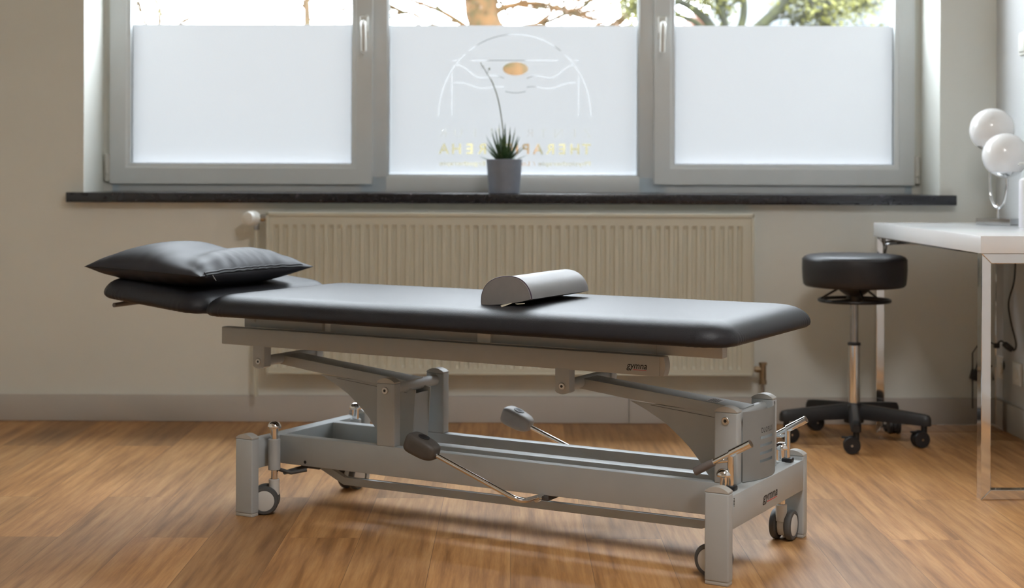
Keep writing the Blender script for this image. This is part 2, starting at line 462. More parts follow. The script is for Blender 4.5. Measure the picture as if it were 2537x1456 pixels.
stroke(arc(ACX, ACZ, ARX, ARZ, radians(53), radians(127), 28), LW)
stroke(arc(ACX, ACZ, ARX, ARZ, radians(131), radians(180), 18), LW)
stroke(arc(ACX, ACZ, ARX, ARZ, radians(0), radians(49), 18), LW)
stroke([(-.165, 1.3735), (.180, 1.3745)], LW)
stroke([(-.2405, 1.318), (-.2405, 1.157)], LW); stroke([(.2586, 1.314), (.2586, 1.157)], LW)
stroke([(-.2405, 1.3735), (-.219, 1.3735)], LW); stroke([(.236, 1.3745), (.2586, 1.3745)], LW)
poly(arc(.0095, 1.341, .050, .026, 0, 2 * pi * 39 / 40, 39))
for s in (-1, 1):                                        # loose swags either side of the disc
    c = .0095
    stroke([(c + s * (.045 + .19 * t), 1.303 + .010 * sin(t * 9) + .050 * t * t) for t in [k / 18 for k in range(19)]], LW)
    stroke([(c + s * (.045 + .195 * t), 1.262 + .007 * sin(t * 8 + 1) + .020 * t) for t in [k / 18 for k in range(19)]], LW)
stroke([(-.030 + .08 * t, 1.252 - .006 * sin(pi * t)) for t in [k / 10 for k in range(11)]], LW)

def letters(body, size, shear=0, offset=0):
    cu = bpy.data.curves.new('letter_shape', 'FONT'); cu.body = body; cu.size = size; cu.offset = offset; cu.resolution_u = 4
    o = bpy.data.objects.new('letter_shape', cu); COL.objects.link(o)
    dg = bpy.context.evaluated_depsgraph_get(); dg.update()
    me = bpy.data.meshes.new_from_object(o.evaluated_get(dg)); bpy.data.objects.remove(o)
    # boundary loops of the flat letters
    bm = bmesh.new(); bm.from_mesh(me); bpy.data.meshes.remove(me)
    bmesh.ops.remove_doubles(bm, verts=bm.verts, dist=size * 1e-4)
    be = {e for e in bm.edges if len(e.link_faces) == 1}; loops = []
    while be:
        e = be.pop(); a, v = e.verts; lp = [a, v]
        while True:
            nx = [f for f in v.link_edges if f in be]
            if not nx: break
            be.discard(nx[0]); v = nx[0].other_vert(v)
            if v is lp[0]: break
            lp.append(v)
        if len(lp) > 2: loops.append([(q.co.x, q.co.y) for q in lp])
    bm.free(); return loops
def mirror_letters(body, centres, z, h, offset=0, sx=1):
    for ch, cx in zip(body, centres):
        if ch == ' ' : continue
        lp = letters(ch, h / .7, offset=offset)
        xs = [p[0] for l in lp for p in l]
        mid = (min(xs) + max(xs)) / 2
        for l in lp: poly([(cx - (p[0] - mid) * sx, z + p[1]) for p in l])
mirror_letters('RÜF', (-.2756, -.2155, -.1554), 1.0695, .0375, -.0022)
mirror_letters('MURTNEZ', (-.070, -.005, .0658, .1204, .1805, .2378, .2923), 1.0695, .0375, -.0022)
mirror_letters('AHER', (-.2716, -.2218, -.1705, -.1224), 1.0055, .040, .0012)
mirror_letters('EIPAREHT', (-.0131, .0170, .0510, .0999, .1463, .1943, .2450, .2909), 1.0055, .040, .0012)
lp = letters('Physiotherapie / Logopädie / Ergotherapie', .0245)
xs = [p[0] for l in lp for p in l]; k_ = (.3064 + .2888) / (max(xs) - min(xs))
for l in lp: poly([(.3064 - (p[0] - min(xs)) * k_, .9595 + p[1]) for p in l])
from mathutils.geometry import delaunay_2d_cdt
pv, pe = [], []
for lp in LOOPS:
    i0 = len(pv); pv += [Vector(p) for p in lp]; pe += [(i0 + k, i0 + (k + 1) % len(lp)) for k in range(len(lp))]
cv_, ce_, cf_, *_rest = delaunay_2d_cdt(pv, pe, [], 0, 1e-6)
def inside(p, lp):
    r = False; j = len(lp) - 1
    for i in range(len(lp)):
        if (lp[i][1] > p.y) != (lp[j][1] > p.y) and p.x < (lp[j][0] - lp[i][0]) * (p.y - lp[i][1]) / (lp[j][1] - lp[i][1]) + lp[i][0]: r = not r
        j = i
    return r
BBX = [(min(q[0] for q in l), max(q[0] for q in l), min(q[1] for q in l), max(q[1] for q in l)) for l in LOOPS]
keep = []
for f in cf_:
    c_ = (cv_[f[0]] + cv_[f[1]] + cv_[f[2]]) / 3
    n_ = sum(1 for l, q in zip(LOOPS, BBX) if q[0] <= c_.x <= q[1] and q[2] <= c_.y <= q[3] and inside(c_, l))
    if n_ % 2: keep.append(f)
fm = bpy.data.meshes.new('frosted_film')
fm.from_pydata([(q.x, .320 - dy, q.y - dz) for q in cv_], [], keep)
fm.materials.clear(); fm.materials.append(M['film'])
fo = bpy.data.objects.new('frosted_film', fm); COL.objects.link(fo); fo.parent = win
fo['label'] = 'frosted film with mirrored clear lettering and line emblem'
bm = NB()                                                # added film in the emblem cuts, dims the sky behind them
for L_, R_ in INLAY:
    a_ = [bm.verts.new((q.x, .320 - dy, q.y - dz)) for q in L_]; c_ = [bm.verts.new((q.x, .320 - dy, q.y - dz)) for q in R_]
    for k in range(len(a_) - 1): bm.faces.new((a_[k], a_[k + 1], c_[k + 1], c_[k]))
mk('emblem_sky_dimmer', bm, 'film_sky_dim', win)['label'] = 'added film dimming the sky in the emblem lines'

# ------------------------------------------------------------------ radiator
rad = empty('radiator'); wobj(rad, (0, -.02, .19))
tag(rad, 'cream ribbed panel radiator on the wall under the window sill', 'radiator')
RX0, RX1, RH = -.9006, .8886, .593
bm = NB()
yF = -.08
# profiled front sheet
pitch = .03335; n = 52
xs = []
x = RX0 + .0195
for i in range(n):
    xs += [(x, 0), (x + .006, 0), (x + .0115, .0085), (x + .0215, .0085), (x + .027, 0)]
    x += pitch
xs = [(RX0, 0)] + xs + [(RX1, 0)]
rows = [(0.0, 0), (.022, 0), (.034, 1), (RH - .058, 1), (RH - .044, 0), (RH - .012, 0)]
grid = [[bm.verts.new((px, yF + d * f, z)) for px, d in xs] for z, f in rows]
for a, c in zip(grid, grid[1:]):
    for k in range(len(a) - 1): bm.faces.new((a[k], a[k + 1], c[k + 1], c[k]))
mk('radiator_panel', bm, 'enamel', rad, 30)
bm = NB()                                            # raised rim round the panel
for a in ((RX0 - .001, RX1 + .001, RH - .014, RH), (RX0 - .001, RX1 + .001, 0, .008)): box(bm, a[0], a[1], yF - .006, yF + .004, a[2], a[3], .002)
for a in ((RX0 - .001, RX0 + .009), (RX1 - .009, RX1 + .001)): box(bm, a[0], a[1], yF - .006, yF + .004, 0, RH, .002)
mk('panel_rim', bm, 'enamel', rad)
for x in (RX0, RX1 - .003):
    bm = NB(); box(bm, x, x + .003, yF + .002, -.004, .0, RH - .002, .001); mk('side_cover', bm, 'enamel', rad)
bm = NB()
for k in range(45): 
    xx = RX0 + .02 + k * (RX1 - RX0 - .04) / 44
    box(bm, xx - .003, xx + .003, yF + .006, -.006, RH - .006, RH - .001)
for y in (yF + .003, yF + .036, -.008): box(bm, RX0, RX1, y, y + .006, RH - .007, RH)
mk('top_grille', bm, 'enamel', rad)
for x in (-.30, .30):
    bm = NB(); box(bm, x - .012, x + .012, -.02, -.002, RH - .02, RH + .003, .002); mk('wall_bracket', bm, 'enamel', rad)
bm = NB()
lathe(bm, [(0, .052), (.015, .052), (.0235, .047), (.026, .034), (.0265, .004), (.022, 0), (0, 0)], 40, axis_mat((-.9465, -.055, .570), (-.45, -.89, 0)))
for k in range(26):
    a = 2 * pi * k / 26
    box(bm, .0262, .0278, -.0013, .0013, .006, .030, mat=axis_mat((-.9465, -.055, .570), (-.45, -.89, 0)) @ Matrix.Rotation(a, 4, 'Z'))
th_ = mk('thermostat_knob', bm, 'whiteplastic', rad); th_['label'] = 'round white ridged thermostat knob'
bm = NB()
cyl(bm, (-.940, -.05, .570), (-.905, -.05, .570), .011, 18); cyl(bm, (-.925, -.05, .570), (-.912, -.05, .570), .015, 6)
cyl(bm, (-.941, -.05, .572), (-.941, -.05, .528), .010, 16)
mk('supply_valve', bm, 'steel', rad)
bm = NB(); cyl(bm, (-.941, -.05, .535), (-.941, -.05, -.087), .0075, 14)
mk('supply_pipe', bm, 'enamel', rad)
bm = NB()
cyl(bm, (.889, -.05, .021), (.925, -.05, .021), .009, 14); cyl(bm, (.900, -.05, .021), (.914, -.05, .021), .013, 6)
cyl(bm, (.927, -.05, .040), (.927, -.05, -.020), .012, 14); cyl(bm, (.927, -.05, -.02), (.927, -.05, -.034), .0145, 6)
cyl(bm, (.927, -.05, .036), (.927, -.05, .046), .0155, 6)
v_ = mk('return_valve', bm, 'brass', rad); v_['label'] = 'brown brass return valve'
bm = NB(); cyl(bm, (.927, -.05, -.03), (.927, -.05, -.091), .006, 12); mk('return_pipe', bm, 'steel', rad)

# ------------------------------------------------------------------ treatment table
TH = radians(-29.3545)
BED_O = (-.7474, 4.0876, 0)
bed = empty('treatment_table', BED_O, TH)
tag(bed, 'grey metal height adjustable treatment table with dark grey vinyl cushions', 'treatment table')
W = .556; L = 1.419
def arch_cap(bm, u0, u1, v0, v1, z, h=.010):
    n = 10
    pts = [(u0, v0, z), (u1, v0, z)] + [(u1 + (u0 - u1) * k / n, v0, z + .0035 + h * (1 - (2 * k / n - 1) ** 2)) for k in range(n + 1)]
    prism(bm, pts, (0, v1 - v0, 0), .0008, 1)
# feet
for u0 in (0, L - .058):
    for v0 in (0, W - .03):
        bm = NB(); box(bm, u0, u0 + .058, v0, v0 + .03, .008, .209, .004, 3)
        f = mk('foot', bm, 'powder', bed)
        bm = NB(); arch_cap(bm, u0 + .0005, u0 + .0575, v0 + .0005, v0 + .0295, .209); mk('foot_cap', bm, 'cap', f)
        bm = NB(); box(bm, u0 + .001, u0 + .057, v0 + .001, v0 + .029, 0, .009, .002); mk('foot_pad', bm, 'cap', f)
BZ0, BZ1 = .1235, .2015
beams = []
for u0, u1 in ((0, .042), (L - .040, L)):
    bm = NB(); box(bm, u0, u1, .0295, W - .0295, BZ0, BZ1, .003, 2); beams.append(mk('cross_beam', bm, 'powder', bed))
for v0 in (.14, W - .17):
    bm = NB(); box(bm, .0415, L - .0395, v0, v0 + .03, BZ0 - .001, BZ1, .003, 2); lb = mk('side_beam', bm, 'powder', bed)
    if v0 < .2:
        bm = NB(); cyl(bm, (.1293, .1395, .1335), (.1293, .1405, .1335), .0045, 14); mk('screw_hole', bm, 'black', lb)
# lettering on the foot end beam:  face towards +u, read towards +v
Lm = lambda u, v, z: Matrix(((0, 0, 1, u), (1, 0, 0, v), (0, 1, 0, z), (0, 0, 0, 1)))
Fm = lambda u, v, z: Matrix(((1, 0, 0, u), (0, 0, -1, v), (0, 1, 0, z), (0, 0, 0, 1)))
def fit_text(name, body, mat, parent, mfun, a, b, z, width, xh, bold, shear, axis):
    t = text_obj(name, body, 1, mat, parent, Matrix.Identity(4), extrude=.0, shear=shear, offset=bold)
    me = t.data; xs = [v.co.x for v in me.vertices]; k = width / (max(xs) - min(xs)); ky = xh / .51
    for v in me.vertices: v.co = Vector(((v.co.x - min(xs)) * k, v.co.y * ky, v.co.z * k))
    t.matrix_local = mfun(a, b, z); return t
fit_text('lettering', 'gymna', 'ink', beams[1], Lm, L + .0006, .2235, .1487, .1035, .0158, .010, .22, 'v')
bm = NB(); box(bm, L + .0001, L + .0007, .2548, .323, .1448, .1464); mk('lettering_underline', bm, 'red', beams[1])
bm = NB()
for k in range(6): box(bm, L + .0001, L + .0006, .0325, .0370, .1755 + k * .0034, .1755 + k * .0034 + (.0022 if k % 2 else .0012))
mk('type_mark', bm, 'ink', beams[1])
# posts and pivots
PU = (.365, 1.3285)
for i, u0 in enumerate(PU):
    for v0 in (.14, W - .17):
        bm = NB(); box(bm, u0, u0 + .058, v0, v0 + .03, .2005, .369, .004, 3)
        p = mk('support_post', bm, 'powder', bed)
        bm = NB(); arch_cap(bm, u0 + .0005, u0 + .0575, v0 + .0005, v0 + .0295, .369); mk('post_cap', bm, 'cap', p)
        vb = v0 if v0 < .2 else v0 + .03
        s = -1 if v0 < .2 else 1
        bm = NB(); cyl(bm, (u0 + .0285, vb - s * .002, .3495), (u0 + .0285, vb + s * .0035, .3495), .0095, 22, .001)
        bo = mk('post_bolt', bm, 'bolt', p)
        bm = NB(); cyl(bm, (u0 + .0285, vb + s * .0032, .3495), (u0 + .0285, vb + s * .0037, .3495), .0042, 6); mk('bolt_socket', bm, 'black', p)
    bm = NB(); cyl(bm, (u0 + .0285, .1695, .3495), (u0 + .0285, W - .1695, .3495), .0150, 24); mk('pivot_tube', bm, 'powder_light', bed)
BR = (-.034, .924)
for i, ub in enumerate(BR):
    ul = PU[i] + .0285
    # arm box
    p0 = Vector((ub - .012, 0, .3965)); p1 = Vector((ul + .005, 0, .3525))
    d = (p1 - p0).normalized(); nrm = Vector((-d.z, 0, d.x)); h = .0135
    q = [p0 + nrm * h, p1 + nrm * h, p1 - nrm * h * .9, p0 + (p1 - p0) * .30 - nrm * (h + .002), p0 - nrm * h]
    bm = NB(); prism(bm, [(a.x, .238, a.z) for a in q], (0, .08, 0), .003, 2)
    arm = mk('lift_arm', bm, 'powder', bed)
    # gusset cheeks under the arm
    o_ = ub + .034
    curve = [(.108, .3615), (.150, .3430), (.203, .3140), (.246, .2795), (.270, .2570), (.2945, .2280), (.318, .1950), (.330, .165)]
    right = [(.412, .165), (.4185, .240), (.4225, .300), (.425, .341), (.40, .345)]
    pts = [(o_ + a, z) for a, z in curve] + [(o_ + a, z) for a, z in right]
    for vv in (.2385, .3135):
        bm = NB(); prism(bm, [(a, vv, z) for a, z in pts], (0, .004, 0)); mk('arm_gusset', bm, 'powder', arm)
    bm = NB()
    for (a, z), (c, y) in zip(curve[1:], curve[2:]):
        prism(bm, [(o_ + a, .242, z), (o_ + c, .242, y), (o_ + c + .003, .242, y + .002), (o_ + a + .003, .242, z + .002)], (0, .072, 0))
    box(bm, o_ + .4145, o_ + .4185, .242, .314, .168, .330)
    mk('gusset_web', bm, 'powder', arm)
    bm = NB(); box(bm, o_ + .163, o_ + .40, .2375, .2387, .3495 - .0, .3505, mat=Matrix.Translation((o_ + .163, 0, .355)) @ Matrix.Rotation(math.atan2(.042, .42), 4, 'Y') @ Matrix.Translation((-o_ - .163, 0, -.3495)))
    mk('arm_slot', bm, 'powder_dark', arm)
    if i == 1:
        # type plate lying on top of the arm
        T = Matrix.Translation(p0 + nrm * (h + .0004)) @ Matrix(((d.x, 0, nrm.x, 0), (0, 1, 0, 0), (d.z, 0, nrm.z, 0), (0, 0, 0, 1)))
        bm = NB(); box(bm, .352, .386, .246, .292, 0, .0006, mat=T); pl = mk('type_plate', bm, 'sticker', arm)
        bm = NB()
        for k in range(6): box(bm, .356 + k * .0045, .358 + k * .0045, .250, .288, .0006, .0009, mat=T)
        mk('plate_print', bm, 'tyre', pl)
    # cross tube at the upper end
    bm = NB(); cyl(bm, (ub, .1695, .3985), (ub, W - .1695, .3985), .0145, 24); mk('pivot_tube', bm, 'powder_light', bed)
    for v0 in (.14, W - .17):
        n = 10; hw = .0205
        pts = [(ub - hw, v0, .446), (ub + hw, v0, .446), (ub + hw, v0, .386)] + [(ub + hw * (1 - 2 * k / n), v0, .386 - .0065 * (1 - (1 - 2 * k / n) ** 2)) for k in range(1, n)] + [(ub - hw, v0, .386)]
        bm = NB(); prism(bm, pts, (0, .03, 0), .002, 2); bk = mk('pivot_bracket', bm, 'powder', bed)
        s = -1 if v0 < .2 else 1; vb = v0 if s < 0 else v0 + .03
        bm = NB(); cyl(bm, (ub, vb - s * .002, .3998), (ub, vb + s * .0035, .3998), .0085, 22, .001); mk('bracket_bolt', bm, 'bolt', bk)
        bm = NB(); cyl(bm, (ub, vb + s * .0032, .3998), (ub, vb + s * .0037, .3998), .0038, 6); mk('bolt_socket', bm, 'black', bk)
# channel along the middle of the base
bm = NB(); box(bm, .43, 1.30, .260, .300, .170, .193, .002); box(bm, .43, 1.30, .248, .260, .168, .176, .001); mk('linkage_bar', bm, 'powder_light', bed)
# tray plate in the head end bay, with a round cut
n = 18; pts = [(.05, .172, .130), (.25, .172, .130)] + [(.25 + .10 * (1 - cos(a)), .172 + .115 * sin(a), .130) for a in [k * pi / 2 / n for k in range(1, n + 1)]] + [(.36, .287, .130), (.36, .384, .130), (.05, .384, .130)]
bm = NB(); prism(bm, pts, (0, 0, .003)); mk('tray_plate', bm, 'powder_light', bed)
# end cover between the posts at the foot end: bowed sheet with four slots
bm = NB()
NV = 28
def bow(t): return .001 + .029 * (1 - (2 * t - 1) ** 2)
slots = [(.2975, .3040), (.2790, .2855), (.2605, .2670), (.2420, .2485)]
va, vb_ = .1695, W - .1695
zs = [.203, .215] + [z for s in reversed(slots) for z in s] + [.330, .368]
zs = sorted(zs); s0, s1 = .2265, .2945
vsx = sorted(set([va + (vb_ - va) * k / NV for k in range(NV + 1)] + [s0, s1]))
vert = {}
def cv(i, j):
    if (i, j) not in vert:
        v = vsx[i]; t = (v - va) / (vb_ - va); z = zs[j]
        if j == 0 and t > .8: z += .012 * ((t - .8) / .2) ** 2
        vert[(i, j)] = bm.verts.new((1.3875 + bow(t), v, z))
    return vert[(i, j)]
for i in range(len(vsx) - 1):
    for j in range(len(zs) - 1):
        zc = (zs[j] + zs[j + 1]) / 2; vc = (vsx[i] + vsx[i + 1]) / 2
        if s0 - 1e-6 < vc < s1 + 1e-6 and any(a < zc < c for a, c in slots): continue
        bm.faces.new((cv(i, j), cv(i + 1, j), cv(i + 1, j + 1), cv(i, j + 1)))
r = bmesh.ops.solidify(bm, geom=bm.faces[:], thickness=-.002)
cover = mk('end_cover', bm, 'powder_light', bed, 30)
TM = Matrix.Translation((1.4182, .232, .3125)) @ Matrix.Rotation(radians(1), 4, 'Z') @ Lm(0, 0, 0)
t = text_obj('lettering', 'DUOPLUS', 1, 'ink', cover, TM, extrude=0, offset=.006, spacing=1.3)
xs = [v.co.x for v in t.data.vertices]
for v in t.data.vertices:
    x_ = v.co.x / max(xs) * .0615; vv = .232 + x_; tt = (vv - va) / (vb_ - va)
    v.co = Vector((x_, v.co.y * .0122 / .7, 1.3875 + bow(tt) + .0004 - 1.4182))
t.matrix_local = Lm(1.4182, .232, .3125)
# upper rails
RZ0, RZ1 = .4415, .4905
for v0 in (.14, W - .17):
    ue = 1.188 if v0 < .2 else 1.068
    bm = NB(); box(bm, -.168, ue, v0, v0 + .03, RZ0, RZ1, .003, 2); rl = mk('upper_rail', bm, 'powder', bed)
    n = 10
    bm = NB(); prism(bm, [(ue - .0005, v0 + .0005, RZ0 + .0005), (ue + .0095, v0 + .0005, RZ0 + .001)] + [(ue + .0095 + .005 * sin(pi * k / n), v0 + .0005, RZ0 + .001 + (RZ1 - RZ0 - .002) * k / n) for k in range(1, n)] + [(ue + .0095, v0 + .0005, RZ1 - .001), (ue - .0005, v0 + .0005, RZ1 - .0005)], (0, .029, 0), .001, 1)
    mk('rail_end_cap', bm, 'cap', rl)
    if v0 < .2:
        fit_text('lettering', 'gymna', 'ink', rl, Fm, 1.1005, .1395, .4568, .0545, .0115, .010, .22, 'u')
        bm = NB(); box(bm, 1.1185, 1.1530, .1393, .1398, .4535, .4547); mk('lettering_underline', bm, 'red', rl)
# frame under the cushion
SZ = .4902
for v0 in (.172, W - .202):
    bm = NB()
    box(bm, -.112, .163, v0, v0 + .03, SZ, .545, .002); box(bm, .188, .66, v0 + .002, v0 + .032, SZ, .545, .002)
    box(bm, .70, 1.165, v0 + .002, v0 + .032, SZ, .545, .002)
    sf = mk('cushion_frame', bm, 'powder_light', bed)
    bm = NB(); box(bm, 1.166, 1.337 if v0 < .2 else 1.25, v0 - .002, v0 + .03, SZ, .545, .002); mk('frame_end_plate', bm, 'powder_light', sf)
    for a_ in ((.66, .70, v0 - .003, v0 + .02), (.163, .188, v0 + .010, v0 + .03)):
        bm = NB(); box(bm, *a_, SZ + .001, .545, .002); mk('frame_spacer', bm, 'whiteplastic', sf)
for x in (-.10, .40, .9, 1.21):
    bm = NB(); box(bm, x, x + .03, .2, W - .2, SZ + .004, .54, .002); mk('cross_member', bm, 'powder', bed)

# cushions
def outline(a0, a1, b0, b1, rc, N=520):
    """rounded rectangle as N points, by arc length of the full-size shape"""
    rc = max(rc, .001); segs = []
    P = []
    cs = [(a1 - rc, b1 - rc, 0), (a0 + rc, b1 - rc, pi / 2), (a0 + rc, b0 + rc, pi), (a1 - rc, b0 + rc, 3 * pi / 2)]
    nc = 14; per = (N - 4 * nc) // 4
    for k in range(4):
        cx, cy, an = cs[k]
        for j in range(nc): 
            a = an + pi / 2 * j / (nc - 1); P.append((cx + rc * cos(a), cy + rc * sin(a)))
        nx = cs[(k + 1) % 4]; e0 = P[-1]; e1 = (nx[0] + rc * cos(nx[2]), nx[1] + rc * sin(nx[2]))
        for j in range(1, per + 1):
            t = .5 - .5 * cos(pi * j / (per + 1)); P.append((e0[0] + (e1[0] - e0[0]) * t, e0[1] + (e1[1] - e0[1]) * t))
    return P
def cushion(u0, u1, v0, v1, z0, h, rc, rb, crown, wr=(), flat=0):
    bm = NB(); rings = []
    cu, cvv = (u0 + u1) / 2, (v0 + v1) / 2
    levels = [(.050, 0.002), (.020, 0.0), (.008, .001), (.002, .006), (0, .013)]
    for k in range(1, 13):
        a = k / 12 * pi / 2
        levels.append((rb * (1 - cos(a)), .013 + (h - .013) * sin(a)))
    for k in range(1, 9):
        levels.append((rb + k * .027, h))
    for ins, z in levels:
        P = outline(u0 + ins, u1 - ins, v0 + ins, v1 - ins, max(rc - ins * .6, .012))
        row = []
        for (x, y) in P:
            zz = z0 + z
            if ins >= rb * .99 and z >= h - 1e-6: zz += crown * sin(pi / 2 * min(1, max(0, (ins - rb) / .19)))
            # gathers at the corners, strongest near the lower edge
            for (wu, wv, wrad, amp, fr) in wr:
                dd = sqrt((x - wu) ** 2 + (y - wv) ** 2)
                if dd < wrad and z < h * .65:
                    ang = math.atan2(y - cvv, (x - cu) * .4)
                    w = (1 - dd / wrad) * (1 - z / (h * .65))
                    s = amp * w * sin(fr * (x * 1.0 - y * 1.0) + 2 * sin(40 * x)) 
                    x += s * (x - cu) / abs(x - cu + 1e-9) * .7; y += s * (y - cvv) / abs(y - cvv + 1e-9)
                    zz += s * .5
            row.append(bm.verts.new((x, y, zz)))
        rings.append(row)
    n = len(rings[0])
    for a, c in zip(rings, rings[1:]):
        for k in range(n): bm.faces.new((a[k], a[(k + 1) % n], c[(k + 1) % n], c[k]))
    bm.faces.new(rings[0][::-1]); bm.faces.new(rings[-1])
    return bm
CV0, CV1 = -.045, .601
wr = [(u, v, .15, .0026, 420) for u in (-.105, 1.43) for v in (CV0, CV1)]
bm = cushion(-.105, 1.432, CV0, CV1, .5385, .0575, .075, .072, .0045, wr)
mk('body_cushion', bm, 'vinyl', bed, 60)
# head section, tipped up a little about its hinge
hw = [(u, v, .13, .0026, 420) for u in (0, -.365) for v in (CV0, CV1)]
bm = cushion(-.372, .004, CV0 + .004, CV1 - .004, 0, .0565, .060, .048, .004, hw)
hc = mk('head_cushion', bm, 'vinyl', bed, 60)
hc.location = (-.108, 0, .5385); hc.rotation_euler = (0, radians(5.6), 0)
for v0 in (.165, W - .19):
    bm = NB(); prism(bm, [(-.20, v0, .540), (-.07, v0, .506), (-.07, v0, .522), (-.20, v0, .552)], (0, .022, 0), .002, 1)
    mk('head_hinge_arm', bm, 'powder_light', bed)
bm = NB()
tube(bm, fillet([(-.20, .14, .552), (-.44, .14, .560), (-.452, .005, .551), (-.452, -.0, .5505)][:2] + [(-.445, .002, .549)], .03), .006, 12)
tube(bm, fillet([(-.445, .0, .549), (-.445, .28, .554)], .03), .0065, 12)
mk('head_release_bar', bm, 'grip', bed)

# casters
def caster(su, sv, ang, trail=.02):
    C = Matrix.Translation((su, sv, 0)) @ Matrix.Rotation(ang, 4, 'Z')
    bm = NB()
    # rounded hood between the wheels
    n = 16; Rh = .030
    pts = [(-trail + Rh * cos(a), -.010, .0385 + Rh * sin(a)) for a in [pi * 1.25 - 2 * pi * .78 * k / n for k in range(n + 1)]]
    prism(bm, [C @ Vector(p) for p in pts], C.to_3x3() @ Vector((0, .020, 0)), .002, 1)
    cyl(bm, C @ Vector((0, 0, .050)), C @ Vector((0, 0, .094)), .0145, 20, .002)
    c = mk('caster', bm, 'hub', bed)
    for s in (-1, 1):
        bm = NB(); Rw = .0385
        prof = [(.0, 0), (.026, 0), (.0275, .001), (.029, -.001), (Rw - .003, .0), (Rw, .004), (Rw, .013), (Rw - .003, .0165), (.02, .0165), (0, .0165)]
        lathe(bm, prof, 36, C @ axis_mat((-trail, s * .0275, .0385), (0, -s, 0)))
        w = mk('caster_wheel', bm, 'tyre', c)
        bm = NB(); lathe(bm, [(0, 0), (.024, 0), (.0275, .0012), (.0275, .003), (0, .003)], 32, C @ axis_mat((-trail, s * .0286, .0385), (0, -s, 0)))
        mk('wheel_cap', bm, 'hub', c)
    bm = NB(); cyl(bm, (su, sv, .088), (su, sv, .232), .0105, 22)
    cyl(bm, (su, sv, .088), (su, sv, .094), .012, 22)
    mk('caster_stem', bm, 'chrome', c)
    bm = NB(); lathe(bm, [(0, .2515), (.007, .2505), (.0135, .247), (.0175, .241), (.0190, .2355), (.0180, .2325), (.010, .2315), (0, .2315)], 36, Matrix.Translation((su, sv, 0)))
    mk('stem_button', bm, 'chrome', c)
    bm = NB(); cyl(bm, (su, sv, .119), (su, sv, .2025), .0165, 26, .001); mk('stem_housing', bm, 'powder', c)
caster(.074, .075, radians(32), .024)
caster(.070, .462, radians(90), .016)
caster(1.378, .078, radians(-8), .026)
caster(1.378, .474, radians(-90), .02)
# brake levers
for v in (.080, W - .080):
    du = 0 if v < .2 else .0
    bm = NB()
    tube(bm, [(1.330 + du, v, .2490), (1.428 + du, v, .3055)], .0068, 16)
    tube(bm, [(1.393 + du, v, .2855), (1.442 + du, v, .3135)], .0095, 18)
    tube(bm, fillet([(1.393, v, .2845), (1.393, v, .205)], .01), .0075, 14)
    tube(bm, [(1.357, v, .2630), (1.388, v, .2690), (1.393, v, .262)], .005, 10)
    lv = mk('brake_lever', bm, 'chrome', bed)
    bm = NB(); tube(bm, [(1.304 + du, v, .2345), (1.3055, v, .2355), (1.338, v, .2540), (1.352, v, .2620)], [.006, .0098, .0095, .0082], 18); mk('lever_grip', bm, 'grip', lv)
    bm = NB(); box(bm, 1.379, 1.407, v - .012, v + .012, .2010, .2125, .003); mk('lever_boot', bm, 'black', lv)
# foot rail under the base and pedals
def ribbon(bm, path, v0, v1, h):
    t = [Vector((p[0], 0, p[1])) for p in path]
    lo = [(p.x, v0, p.z) for p in t]; hi = [(p.x + .004, v0, p.z + h) for p in t][::-1]
    prism(bm, lo + hi, (0, v1 - v0, 0), .0012, 1)
bm = NB(); ribbon(bm, [(.135, .108), (.218, .0705), (1.275, .0745), (1.345, .108)], .196, .212, .0195)
fr_ = mk('pedal_rail', bm, 'powder', bed)
for u in (.100, 1.345):
    bm = NB(); box(bm, u, u + .04, .19, W - .19, .105, .124, .002); mk('rail_mount', bm, 'tyre', bed)
bm = NB(); cyl(bm, (.09, .10, .108), (.09, W - .10, .108), .006, 12)
tube(bm, [(.075, .09, .118), (.120, .09, .112), (.150, .12, .118)], .005, 10)
mk('release_linkage', bm, 'tyre', bed)
for side in (0, 1):
    v = .030 if side == 0 else W - .030
    vi = .25 if side == 0 else W - .25
    bm = NB()
    path = fillet([(.600, v, .2260), (.868, v, .1265), (.871, vi, .1145)], .03, 8)
    tube(bm, path, .0062, 16)
    tube(bm, [(.871, v + (.075 if side == 0 else -.075), .1195), (.871, v + (.088 if side == 0 else -.088), .1190)], .0085, 16)
    pl = mk('foot_pedal', bm, 'chrome', bed)
    # rubber pad: rounded block along the rod
    d = Vector((.268, 0, -.0995)).normalized(); nn = Vector((-d.z, 0, d.x))
    T = Matrix(((d.x, 0, nn.x, .5825), (0, 1, 0, v), (d.z, 0, nn.z, .2345), (0, 0, 0, 1)))
    bm = NB()
    bmesh.ops.create_uvsphere(bm, u_segments=36, v_segments=20, radius=1)
    for q in bm.verts:
        x, y, z = q.co
        f = lambda a, e: math.copysign(abs(a) ** e, a)
        X = .0465 * f(x, .60); Y = .0285 * f(y, .52) * (1 - .10 * x); Z = .0255 * f(z, .50) * (1 - .14 * x)
        q.co = T @ Vector((X, Y, Z))
    pd = mk('pedal_pad', bm, 'pad' if side == 0 else 'pad_light', pl, 80)
    bm = NB()
    for k, r_ in enumerate((.0150, .0105, .006)):
        lathe(bm, [(r_ - .0016, 0), (r_, 0), (r_, .0012), (r_ - .0016, .0012)], 28, T @ Matrix.Translation((-.004, 0, .0256)))
    mk('pad_rings', bm, 'black', pd)
bm = NB(); box(bm, .858, .886, .14, W - .14, .108, .1255, .003); mk('pedal_pivot', bm, 'tyre', bed)

